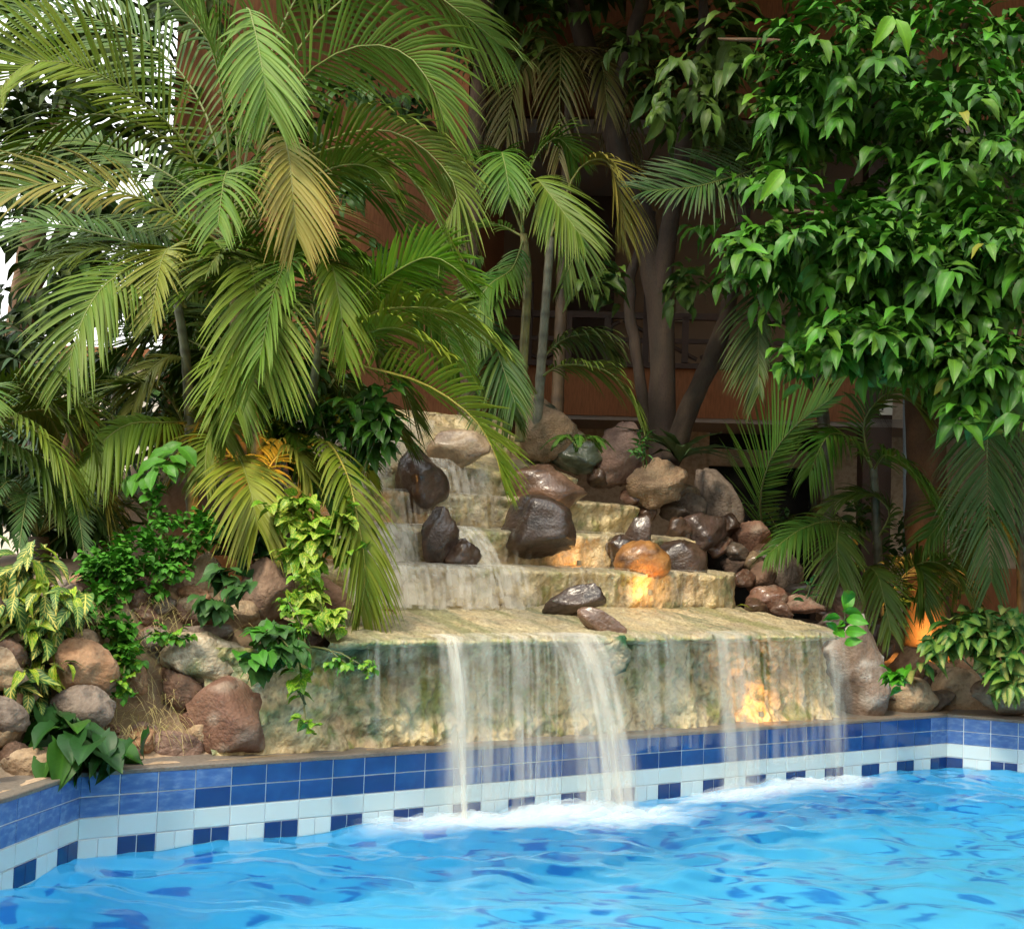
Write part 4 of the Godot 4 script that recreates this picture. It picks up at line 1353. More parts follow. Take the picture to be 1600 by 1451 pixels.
	frond(t2, [[860, 372, 11.2], [900, 270, 11.2], [945, 250, 11.0], [965, 300, 10.9], [968, 362, 10.8]], 0.46, 0.1, {"green": Color(0.09, 0.08, 0.025), "n": 46, "start": 0.3, "yellow": 0.35})
	frond(t2, [[845, 590, 11.2], [880, 570, 11.0], [945, 578, 10.8], [980, 615, 10.7], [998, 650, 10.6]], 0.36, 0.5, {"green": Color(0.09, 0.11, 0.03), "n": 44, "droop": 0.5})
	frond(t2, [[848, 560, 11.2], [880, 530, 11.2], [930, 522, 11.2], [955, 545, 11.2]], 0.3, 0.4, {"green": Color(0.05, 0.07, 0.03), "n": 36, "droop": 0.6})
	frond(t2, [[842, 620, 11.2], [800, 560, 10.9], [780, 600, 10.7], [800, 650, 10.6]], 0.36, 0.0, {"green": deep, "n": 40, "start": 0.3})
	frond(t2, [[858, 372, 11.2], [880, 330, 11.4], [900, 380, 11.4], [880, 440, 11.4]], 0.36, 0.0, {"green": dim, "n": 40})
	# --- palms in the shade on the right
	var r1 := thing("shade_palm", "palm with a big striped frond reaching out left of the broadleaf tree", "palm", at(1300, 900, 12.2))
	cane(r1, [[1300, 960, 12.2], [1290, 700, 12.2], [1270, 480, 12.2], [1255, 300, 12.2]], 0.06, 0.045, Color(0.14, 0.13, 0.08))
	frond(r1, [[1255, 300, 12.2], [1205, 262, 11.8], [1150, 275, 11.4], [1085, 292, 11.1], [1012, 298, 10.9]], 0.62, 0.75, {"green": Color(0.05, 0.1, 0.045), "tip": Color(0.12, 0.15, 0.09), "n": 60, "droop": 0.15, "open": 1.2})
	frond(r1, [[1255, 310, 12.2], [1215, 380, 11.9], [1190, 470, 11.6], [1185, 540, 11.5], [1186, 612, 11.4]], 0.5, 0.3, {"green": Color(0.06, 0.085, 0.045), "n": 52, "droop": 0.35, "sides": [1.0, 0.5]})
	frond(r1, [[1255, 300, 12.2], [1240, 230, 12.0], [1210, 210, 11.9], [1160, 240, 11.8]], 0.5, 0.4, {"green": dim, "n": 44})
	frond(r1, [[1205, 870, 12.0], [1188, 794, 11.7], [1202, 723, 11.4], [1239, 669, 11.2], [1300, 622, 11.0]], 0.72, 1.0, {"green": Color(0.05, 0.11, 0.03), "n": 56, "droop": 0.1, "sides": [1.0, 0.35], "start": 0.05, "rib_col": Color(0.12, 0.14, 0.05)})
	var r2 := thing("shade_palm", "small palm with drooping dark green fronds in front of the cream wall", "palm", at(1365, 960, 11.6))
	cane(r2, [[1375, 985, 11.6], [1372, 860, 11.6], [1365, 730, 11.6]], 0.04, 0.035, Color(0.1, 0.11, 0.07))
	frond(r2, [[1365, 735, 11.6], [1335, 690, 11.4], [1295, 680, 11.2], [1265, 740, 11.0]], 0.4, 0.5, {"green": Color(0.05, 0.12, 0.02), "n": 42, "droop": 0.6})
	frond(r2, [[1365, 735, 11.6], [1385, 710, 11.3], [1420, 730, 11.1], [1455, 770, 11.0]], 0.42, 0.6, {"green": Color(0.05, 0.12, 0.02), "n": 42, "droop": 0.5})
	frond(r2, [[1365, 740, 11.6], [1350, 660, 11.5], [1395, 610, 11.5], [1440, 640, 11.4]], 0.42, 0.4, {"green": dim, "n": 42})
	frond(r2, [[1360, 845, 11.6], [1310, 815, 11.3], [1255, 825, 11.0], [1200, 865, 10.8]], 0.4, 0.5, {"green": Color(0.05, 0.11, 0.03), "n": 46, "droop": 0.45})
	frond(r2, [[1340, 850, 11.6], [1315, 820, 11.2], [1308, 850, 10.9], [1312, 905, 10.8]], 0.42, 0.0, {"green": Color(0.05, 0.08, 0.025), "n": 46, "start": 0.3})
	frond(r2, [[1365, 850, 11.6], [1390, 800, 11.5], [1350, 770, 11.5], [1290, 790, 11.5]], 0.35, 0.4, {"green": dim, "n": 38})
	frond(r2, [[1375, 950, 11.6], [1350, 890, 11.2], [1372, 900, 10.9], [1392, 985, 10.7]], 0.36, 0.0, {"green": Color(0.06, 0.09, 0.02), "n": 40, "start": 0.3})
	frond(r2, [[1375, 950, 11.6], [1420, 890, 11.2], [1470, 880, 11.0], [1520, 935, 10.8]], 0.42, 0.5, {"green": Color(0.06, 0.09, 0.015), "n": 44, "droop": 0.5})
	frond(r2, [[1375, 950, 11.6], [1400, 880, 11.3], [1440, 890, 11.1], [1445, 950, 11.0]], 0.36, 0.0, {"green": Color(0.05, 0.09, 0.015), "n": 40})
	var r3 := thing("shade_palm", "palm with a large dark hanging frond at the right frame edge", "palm", at(1585, 940, 11.4))
	cane(r3, [[1600, 985, 11.6], [1595, 800, 11.6], [1585, 600, 11.6]], 0.05, 0.045, Color(0.13, 0.12, 0.07))
	frond(r3, [[1585, 605, 11.6], [1560, 600, 11.2], [1545, 660, 10.9], [1543, 760, 10.7], [1550, 910, 10.6]], 0.62, 0.0, {"green": Color(0.05, 0.1, 0.035), "tip": Color(0.08, 0.11, 0.04), "n": 60, "start": 0.15, "droop": 0.3})
	frond(r3, [[1585, 610, 11.6], [1600, 590, 11.4], [1630, 680, 11.2], [1640, 800, 11.1]], 0.6, 0.0, {"green": Color(0.05, 0.1, 0.03), "n": 50})
	frond(r3, [[1590, 860, 11.6], [1550, 800, 11.4], [1500, 790, 11.2], [1450, 840, 11.0]], 0.5, 0.4, {"green": Color(0.05, 0.1, 0.03), "n": 46})
	frond(r3, [[1590, 870, 11.6], [1560, 820, 11.5], [1520, 840, 11.5], [1490, 920, 11.4]], 0.45, 0.2, {"green": dim, "n": 44, "yellow": 0.2})
	# --- dim palm high in the middle
	var r4 := thing("shade_palm", "dim brownish palm crown high behind the twin palms", "palm", at(860, 640, 13.0))
	cane(r4, [[870, 660, 13.0], [880, 400, 13.0], [890, 160, 13.0]], 0.06, 0.05, Color(0.13, 0.09, 0.05))
	for k in 11:
		var an := TAU * k / 11.0
		var dx := cos(an) * rr(90, 150)
		var dz := sin(an) * 0.9
		frond(r4, [[890, 150, 13.0], [890 + dx * 0.4, 90 + rr(-20, 20), 13.0 - dz * 0.4], [890 + dx * 0.9, 100 + rr(-30, 30), 13.0 - dz * 0.9], [890 + dx * 1.1, 190 + rr(-30, 60), 13.0 - dz * 1.2]], 0.5, rr(0, 0.4), {"green": Color(0.1, 0.085, 0.035), "tip": Color(0.18, 0.12, 0.05), "n": 40, "droop": 0.5})


# ------------------------------------------------------------------ trees

func limb(parent: Node3D, called: String, pts: Array, radii: Array, col: Color) -> void:
	var p := places(pts)
	var pp := PackedVector3Array()
	var ra := PackedFloat32Array()
	var n := 26
	for k in n + 1:
		var t := float(k) / n
		var c := cr(p, t)
		pp.append(c + Vector3(na.get_noise_1d(t * 6.0 + p[0].x), 0, nb.get_noise_1d(t * 6.0 + p[0].y)) * 0.03)
		var x := t * (radii.size() - 1)
		var i := mini(int(x), radii.size() - 2)
		ra.append(lerpf(radii[i], radii[i + 1], x - i) * (1.0 + 0.12 * na.get_noise_1d(t * 9.0 + p[0].z)))
	var b := MB.new()
	b.tube(pp, ra, 12, col)
	for k in b.v.size():
		b.c[k] = col * clampf(1.0 + 0.8 * nb.get_noise_3dv(b.v[k] * Vector3(9, 3, 9)), 0.5, 1.6)
	put(called, b.done(), mats.bark, parent, Transform3D(Basis(), -parent.position))

func build_trunks() -> void:
	pass

func leaf_mesh(kind: String) -> ArrayMesh:
	if leaf_meshes.has(kind):
		return leaf_meshes[kind]
	# half width, place of the widest point, heart-shaped base, fold, curl, droop at the tip
	var spec: Array = {
		"ficus": [0.18, 0.44, 0.0, 0.25, 0.12, 0.22], "ficus_b": [0.2, 0.42, 0.0, 0.4, 0.05, 0.35], "ficus_c": [0.16, 0.48, 0.0, 0.15, 0.2, 0.1],
		"heart": [0.4, 0.3, 0.16, 0.2, 0.1, 0.12], "heart_b": [0.37, 0.32, 0.14, 0.45, 0.05, 0.2], "veined": [0.19, 0.48, 0.0, 0.35, 0.1, 0.4],
		"round": [0.36, 0.45, 0.0, 0.25, 0.08, 0.15], "lance": [0.1, 0.4, 0.0, 0.4, 0.05, 0.45], "big": [0.26, 0.6, 0.0, 0.25, 0.1, 0.3],
	}[kind]
	var b := MB.new()
	var nl := 8
	for j in nl + 1:
		var t := float(j) / nl
		var wide: float = spec[1]
		var prof := 0.0
		if t < wide:
			prof = sin(PI * 0.5 * pow(t / wide, 0.75))
		else:
			prof = pow(cos(PI * 0.5 * (t - wide) / (1.0 - wide)), 1.15)
		if spec[2] > 0 and t < 0.12:
			prof = 0.82
		var hw: float = spec[0] * prof + 0.003
		for i in 5:
			var x := (i - 2) / 2.0
			var back: float = spec[2] * absf(x) * (1.0 - t) * (1.0 if t < 0.3 else 0.0)
			var rip: float = 0.02 * sin(t * 17.0 + x * 3.0) * absf(x)
			var y: float = hw * absf(x) * spec[3] + spec[4] * sin(PI * t) - spec[5] * t * t + rip
			b.add(Vector3(x * hw, y, t - back), Color.WHITE, Vector2(0.5 + x * 0.5 * hw / spec[0], t))
	b.grid(0, 5, nl + 1, false, true)
	leaf_meshes[kind] = b.done()
	return leaf_meshes[kind]

func leaf_image(style: String) -> ImageTexture:
	var w := 64
	var h := 128
	var im := Image.create(w, h, false, Image.FORMAT_RGB8)
	for y in h:
		for x in w:
			var u := absf(float(x) / (w - 1) - 0.5) * 2.0
			var v := float(y) / (h - 1)
			var mid := smoothstep(0.09, 0.02, u * (0.4 + 0.6 * (1.0 - v)))
			var ph := (v - u * 0.28) * (7.0 if style == "veined" else 9.0)
			var vein := smoothstep(0.2 if style == "veined" else 0.13, 0.0, absf(ph - roundf(ph))) * smoothstep(1.0, 0.5, u)
			var n := 0.5 + 0.5 * na.get_noise_2d(x * 0.09, y * 0.06 + 50.0)
			var c: Color
			match style:
				"veined":
					c = Color(0.05, 0.12, 0.025).lerp(Color(0.09, 0.17, 0.03), n)
					c = c.lerp(Color(0.62, 0.52, 0.12), clampf(maxf(mid, vein * 0.95), 0, 1))
				"splash":
					var sp := smoothstep(0.52, 0.62, 0.5 + 0.5 * nb.get_noise_2d(x * 0.12, y * 0.03))
					c = Color(0.13, 0.26, 0.02).lerp(Color(0.45, 0.45, 0.06), sp * 0.8)
					c = c.lerp(Color(0.45, 0.48, 0.12), mid * 0.6)
				"pale":
					var cen := smoothstep(0.75, 0.1, u) * smoothstep(0.0, 0.2, v)
					c = Color(0.05, 0.14, 0.03).lerp(Color(0.36, 0.38, 0.1), clampf(cen * 0.8 * (0.4 + n) + vein * 0.35, 0, 1))
				_:
					c = Color(0.62, 0.66, 0.6).lerp(Color(0.82, 0.84, 0.78), n)
					c = c.lerp(Color(1.0, 1.0, 0.8), clampf(mid * 0.9 + vein * 0.3, 0, 1))
			im.set_pixel(x, y, c.linear_to_srgb())
	return ImageTexture.create_from_image(im)

func leaf_mat(called: String, col: Color, style: String, rough := 0.4) -> StandardMaterial3D:
	if mats.has(called):
		return mats[called]
	if not mats.has("tex_" + style):
		mats["tex_" + style] = leaf_image(style)
	var m := std(called, (vivid(col) if style == "plain" else col).linear_to_srgb(), rough + 0.06, true)
	m.metallic_specular = 0.38
	m.albedo_texture = mats["tex_" + style]
	m.backlight_enabled = true
	m.backlight = Color(0.24, 0.3, 0.1)
	return m

func leaf_xf(pos: Vector3, dir: Vector3, up: Vector3, size: float) -> Transform3D:
	var z := dir.normalized()
	var x := up.cross(z)
	if x.length() < 0.05:
		x = Vector3.RIGHT.cross(z)
	x = x.normalized()
	var y := z.cross(x)
	return Transform3D(Basis(x * size, y * size, z * size), pos)

func leafy(parent: Node3D, xfs: Array, kinds: Array, ms: Array, most: int, tint := 0.25) -> void:
	# the nearest leaves as parts, the rest as one mass
	var off := -parent.position
	xfs.sort_custom(func(p, q): return p.origin.z > q.origin.z)
	var rest := []
	for k in xfs.size():
		var xf: Transform3D = xfs[k]
		xf.origin += off
		if k < most:
			put("leaf", leaf_mesh(kinds[rng.randi() % kinds.size()]), ms[rng.randi() % ms.size()], parent, xf)
		else:
			rest.append(xf)
	if rest.is_empty():
		return
	for g in ms.size():
		var mine := []
		for k in range(g, rest.size(), ms.size()):
			mine.append(rest[k])
		if mine.is_empty():
			continue
		var mm := MultiMesh.new()
		mm.transform_format = MultiMesh.TRANSFORM_3D
		mm.use_colors = true
		mm.mesh = leaf_mesh(kinds[g % kinds.size()])
		mm.instance_count = mine.size()
		for k in mine.size():
			mm.set_instance_transform(k, mine[k])
			var q := 1.0 + rr(-tint, tint)
			mm.set_instance_color(k, Color(q * rr(0.9, 1.1), q, q * rr(0.85, 1.1)))
		var o := MultiMeshInstance3D.new()
		o.name = "leaves"
		o.multimesh = mm
		o.material_override = ms[g]
		o.set_meta("kind", "stuff")
		parent.add_child(o, true)

func whorl(out: Array, pos: Vector3, twig: Vector3, count: int, s0: float, s1: float, hang: float) -> void:
	# leaves set left and right along the end of a twig, drooping, with one at the tip
	var tw := (twig + Vector3.DOWN * 0.25 * hang).normalized()
	var side := tw.cross(Vector3.UP)
	side = side.normalized() if side.length() > 0.1 else Vector3.RIGHT
	var top := side.cross(tw).normalized()
	var roll := rr(-0.7, 0.7)
	var sd := (side * cos(roll) + top * sin(roll)).normalized()
	var big := rr(0.75, 1.2)
	for k in count:
		var f := float(k) / maxf(1.0, count - 1)
		var sg := 1.0 if k % 2 == 0 else -1.0
		var d := (tw * rr(0.3, 0.8) + sd * sg * rr(0.6, 1.1) + Vector3.DOWN * rr(0.1, 0.9) * hang)
		if k == count - 1:
			d = tw + Vector3.DOWN * rr(0.2, 0.8) * hang
		var up := (top * 0.9 + Vector3(rr(-0.5, 0.5), rr(0.0, 0.5), rr(-0.1, 0.7))).normalized()
		out.append(leaf_xf(pos + tw * (f - 1.0) * s1 * 1.3, d, up, lerpf(s0, s1, pow(rng.randf(), 0.8)) * big * lerpf(1.0, 0.7, f * f * rng.randf())))

func lobes(out: Array, list: Array, per: int, s0: float, s1: float, hang: float, lean := Vector3(0, 0.2, 0.8)) -> void:
	# list: x, y, half width, half height (in the photograph), distance, half depth, how many twigs
	for l in list:
		var k: float = l[4] / FOCAL
		for q in l[6]:
			var d := Vector3(rr(-1, 1), rr(-1, 1), rr(-1, 1))
			while d.length() > 1.0 or d.length() < 0.35:
				d = Vector3(rr(-1, 1), rr(-1, 1), rr(-1, 1))
			d = d.normalized() * pow(d.length(), 0.5)
			var c := at(l[0], l[1], l[4])
			var p := c + Vector3(d.x * l[2] * k, d.y * l[3] * k, d.z * l[5])
			var tw := (d + lean + Vector3(rr(-0.4, 0.4), rr(-0.4, 0.4), rr(-0.4, 0.4))).normalized()
			whorl(out, p, tw, per + rng.randi() % 3, s0, s1, hang)

func build_broadleaf() -> void:
	# the broadleaf tree on the right
	var t := thing("broadleaf_tree", "large broadleaf tree with glossy green leaves overhanging the right side", "tree", at(1447, 985, 11.9))
	var br := Color(0.11, 0.065, 0.035)
	limb(t, "trunk", [[1450, 1010, 11.9], [1447, 850, 11.9], [1446, 700, 11.9], [1440, 520, 11.8], [1430, 300, 11.6]], [0.22, 0.18, 0.17, 0.15, 0.1], br)
	limb(t, "branch", [[1440, 500, 11.8], [1400, 400, 11.0], [1300, 340, 10.4], [1200, 330, 10.0]], [0.08, 0.05, 0.03, 0.01], br)
	limb(t, "branch", [[1440, 420, 11.7], [1480, 330, 10.8], [1540, 350, 10.0], [1580, 420, 9.5]], [0.08, 0.05, 0.03, 0.01], br)
	limb(t, "branch", [[1432, 330, 11.6], [1380, 180, 11.0], [1280, 80, 10.8], [1120, 60, 10.8]], [0.08, 0.05, 0.03, 0.01], br)
	limb(t, "branch", [[1432, 310, 11.6], [1470, 160, 10.8], [1500, 60, 10.3], [1540, -20, 10.0]], [0.08, 0.05, 0.03, 0.01], br)
	limb(t, "branch", [[1440, 560, 11.8], [1450, 500, 10.6], [1480, 540, 9.8], [1510, 600, 9.4]], [0.06, 0.04, 0.025, 0.01], br)
	var xs := []
	lobes(xs, [
		[1400, 90, 230, 120, 10.3, 0.9, 105], [1510, 230, 150, 150, 10.0, 0.9, 85], [1300, 160, 130, 90, 10.4, 0.7, 50],
		[1300, 390, 150, 80, 9.7, 0.6, 56], [1420, 420, 160, 100, 9.7, 0.7, 72], [1200, 390, 80, 60, 9.7, 0.4, 18],
		[1540, 420, 110, 130, 9.6, 0.7, 64], [1390, 530, 140, 60, 9.5, 0.5, 44], [1540, 570, 110, 70, 9.4, 0.5, 42],
		[1260, 560, 50, 50, 9.6, 0.3, 6], [1510, 630, 40, 40, 9.2, 0.2, 3], [1610, 640, 30, 60, 9.0, 0.2, 3], [1230, 290, 50, 40, 9.7, 0.3, 6],
		[1350, 330, 280, 230, 11.2, 0.6, 110], [1500, 480, 180, 180, 10.9, 0.6, 50], [1500, 150, 250, 200, 11.2, 0.5, 50],
	], 8, 0.14, 0.27, 0.9)
	var more := []
	lobes(more, [[1350, -180, 420, 160, 11.2, 1.4, 80], [1750, 200, 150, 350, 10.8, 1.4, 60], [1500, -420, 600, 200, 12.2, 1.8, 110]], 7, 0.3, 0.42, 0.7)
	xs.append_array(more)
	var ms := [leaf_mat("tree_leaf_1", Color(0.105, 0.21, 0.036), "plain", 0.38), leaf_mat("tree_leaf_2", Color(0.07, 0.16, 0.03), "plain", 0.38), leaf_mat("tree_leaf_3", Color(0.06, 0.13, 0.028), "plain", 0.42), leaf_mat("tree_leaf_4", Color(0.14, 0.23, 0.045), "plain", 0.42), leaf_mat("tree_leaf_5", Color(0.1, 0.24, 0.036), "plain", 0.4), leaf_mat("tree_leaf_6", Color(0.08, 0.18, 0.03), "plain", 0.34)]
	leafy(t, xs, ["ficus", "ficus_b", "ficus_c"], ms, 300)
	var old := leaf_mat("tree_leaf_old", Color(0.34, 0.24, 0.05), "plain", 0.5)
	var nth := 0
	for ch in t.get_children():
		if str(ch.name).begins_with("leaf") and ch is MeshInstance3D:
			nth += 1
			if nth % 31 == 0:
				ch.material_override = old
				ch.set_meta("label", "yellowed old leaf")
	var bright := leaf_mat("tree_leaf_young", Color(0.2, 0.33, 0.03), "plain", 0.4)
	for p in [[1225, 265, 9.35, 1.0], [1395, 25, 9.5, 0.8], [1400, 30, 9.5, -0.6]]:
		var l := put("leaf", leaf_mesh("ficus_b"), bright, t, leaf_xf(at(p[0], p[1], p[2]) - t.position, Vector3(-0.6 * p[3], -0.8, 0.3), Vector3(0.2, 0.4, 1), 0.27))
		l.set_meta("label", "bright yellow green young leaf")
	# olive twigs reaching in from the top, another tree
	var o := thing("shade_tree", "dark leaning tree with several trunks in the shade behind the cascade", "tree", at(1035, 760, 12.4))
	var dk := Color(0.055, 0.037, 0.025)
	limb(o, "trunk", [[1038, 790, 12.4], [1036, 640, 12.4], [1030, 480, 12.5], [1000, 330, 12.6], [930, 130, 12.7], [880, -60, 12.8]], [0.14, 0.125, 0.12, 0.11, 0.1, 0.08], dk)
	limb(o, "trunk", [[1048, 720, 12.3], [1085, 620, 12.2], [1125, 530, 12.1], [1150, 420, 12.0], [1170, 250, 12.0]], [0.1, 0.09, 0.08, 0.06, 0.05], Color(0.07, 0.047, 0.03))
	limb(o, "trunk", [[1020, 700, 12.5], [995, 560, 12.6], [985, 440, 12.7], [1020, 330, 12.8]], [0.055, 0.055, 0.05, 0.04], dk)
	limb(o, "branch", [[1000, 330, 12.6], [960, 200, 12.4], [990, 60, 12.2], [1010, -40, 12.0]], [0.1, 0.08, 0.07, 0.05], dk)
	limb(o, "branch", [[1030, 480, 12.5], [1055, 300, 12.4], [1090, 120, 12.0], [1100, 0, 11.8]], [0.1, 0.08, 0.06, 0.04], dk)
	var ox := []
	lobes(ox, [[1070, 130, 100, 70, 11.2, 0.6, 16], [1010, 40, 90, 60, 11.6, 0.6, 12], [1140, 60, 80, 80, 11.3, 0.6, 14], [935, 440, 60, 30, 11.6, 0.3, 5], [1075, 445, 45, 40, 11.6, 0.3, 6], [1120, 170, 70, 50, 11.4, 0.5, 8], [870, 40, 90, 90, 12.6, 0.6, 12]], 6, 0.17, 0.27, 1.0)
	var om := []  # leaf masses, mostly above the frame, added to shade the building
	lobes(om, [[1000, -260, 420, 220, 12.6, 1.6, 120], [700, -420, 300, 160, 13.0, 1.2, 40], [1150, 120, 200, 160, 13.2, 0.5, 30], [950, -620, 520, 180, 13.0, 1.6, 160], [1250, -900, 500, 200, 13.4, 1.2, 120], [850, -60, 260, 70, 13.6, 0.5, 40], [1000, -190, 420, 110, 11.2, 0.9, 130], [560, -210, 240, 110, 11.4, 0.9, 70]], 7, 0.32, 0.45, 0.8)
	ox.append_array(om)
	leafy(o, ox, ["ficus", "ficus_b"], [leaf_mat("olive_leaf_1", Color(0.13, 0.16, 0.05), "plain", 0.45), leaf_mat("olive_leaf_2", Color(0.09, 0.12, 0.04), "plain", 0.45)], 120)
	# a slim tree in front of the terracotta wall
	var s := thing("slim_tree", "slim dark tree in front of the terracotta wall between the palms", "tree", at(735, 650, 12.6))
	limb(s, "trunk", [[735, 720, 12.6], [728, 520, 12.6], [738, 330, 12.6], [745, 180, 12.6], [760, 20, 12.5], [770, -60, 12.4]], [0.1, 0.1, 0.09, 0.08, 0.07, 0.05], Color(0.11, 0.07, 0.045))
	limb(s, "branch", [[736, 330, 12.6], [690, 220, 12.4], [640, 170, 12.2], [580, 140, 12.0]], [0.06, 0.04, 0.03, 0.01], Color(0.11, 0.07, 0.045))
	var sx := []
	lobes(sx, [[570, 130, 60, 40, 11.6, 0.4, 9], [640, 160, 60, 30, 12.0, 0.4, 6], [560, 280, 40, 50, 11.6, 0.4, 8], [735, 70, 40, 60, 12.3, 0.4, 6], [700, 400, 60, 50, 12.2, 0.4, 8], [600, 400, 50, 40, 11.8, 0.4, 6]], 6, 0.16, 0.25, 1.0)
	leafy(s, sx, ["ficus", "ficus_c"], [leaf_mat("dark_leaf", Color(0.055, 0.1, 0.035), "plain", 0.5), leaf_mat("dark_leaf_2", Color(0.07, 0.11, 0.04), "plain", 0.5)], 80)
	# brownish tree behind the palm at the upper left
	var w := thing("background_tree", "brown leaved tree with bright gaps behind the tall palm", "tree", at(30, 800, 14.0))
	limb(w, "trunk", [[10, 820, 14.0], [15, 640, 14.0], [35, 480, 14.0], [60, 300, 14.0], [110, 120, 14.0]], [0.2, 0.18, 0.15, 0.12, 0.07], Color(0.2, 0.12, 0.07))
	limb(w, "branch", [[40, 460, 14.0], [120, 330, 14.2], [220, 200, 14.3]], [0.1, 0.07, 0.03], Color(0.14, 0.08, 0.05))
	var wx := []
	lobes(wx, [[60, 190, 120, 80, 13.6, 0.8, 26], [200, 80, 160, 90, 13.8, 0.9, 30], [30, 20, 140, 70, 13.8, 0.9, 22], [290, 260, 120, 100, 14.4, 0.8, 24], [160, 330, 150, 60, 14.4, 0.8, 18], [40, 560, 60, 80, 14.0, 0.6, 10], [260, 450, 110, 70, 14.2, 0.8, 18], [200, 620, 160, 90, 13.2, 0.8, 30], [320, -60, 260, 90, 13.0, 1.2, 40], [520, -60, 120, 60, 13.0, 0.5, 16]], 6, 0.2, 0.32, 0.8)
	lobes(wx, [[330, 480, 160, 160, 11.2, 0.5, 60], [470, 650, 120, 120, 10.6, 0.4, 40], [250, 250, 170, 140, 12.0, 0.5, 60], [120, 60, 160, 120, 12.4, 0.5, 46], [450, 180, 80, 120, 12.0, 0.5, 26], [60, 400, 130, 130, 12.6, 0.6, 60], [40, 560, 90, 90, 12.9, 0.6, 40], [30, 230, 120, 90, 13.0, 0.5, 40], [60, 700, 140, 120, 11.4, 0.6, 50], [250, 760, 120, 80, 10.2, 0.4, 30]], 6, 0.18, 0.3, 0.8)
	leafy(w, wx, ["ficus", "ficus_b"], [leaf_mat("brown_leaf", Color(0.09, 0.1, 0.05), "plain", 0.5), leaf_mat("brown_leaf_2", Color(0.065, 0.1, 0.035), "plain", 0.5)], 40)


# ------------------------------------------------------------------ small plants

func herb(called: String, label: String, base: Vector3, list: Array, per: int, s0: float, s1: float, hang: float, kinds: Array, ms: Array, most: int, stems := true, lean := Vector3(0, 0.5, 0.8)) -> Node3D:
	var o := thing(called, label, "plant", base)
	var xs := []
	lobes(xs, list, per, s0, s1, hang, lean)
	if stems:
		var b := MB.new()
		for l in list:
			var c := at(l[0], l[1], l[4])
			b.tube(PackedVector3Array([base + Vector3(rr(-0.03, 0.03), 0, rr(-0.03, 0.03)), base.lerp(c, 0.55) + Vector3(0, 0.03, 0), c]), PackedFloat32Array([0.006, 0.005, 0.003]), 5, Color(0.12, 0.13, 0.04))
		put("stem", b.done(), mats.cane, o, Transform3D(Basis(), -base))
	leafy(o, xs, kinds, ms, most)
	return o

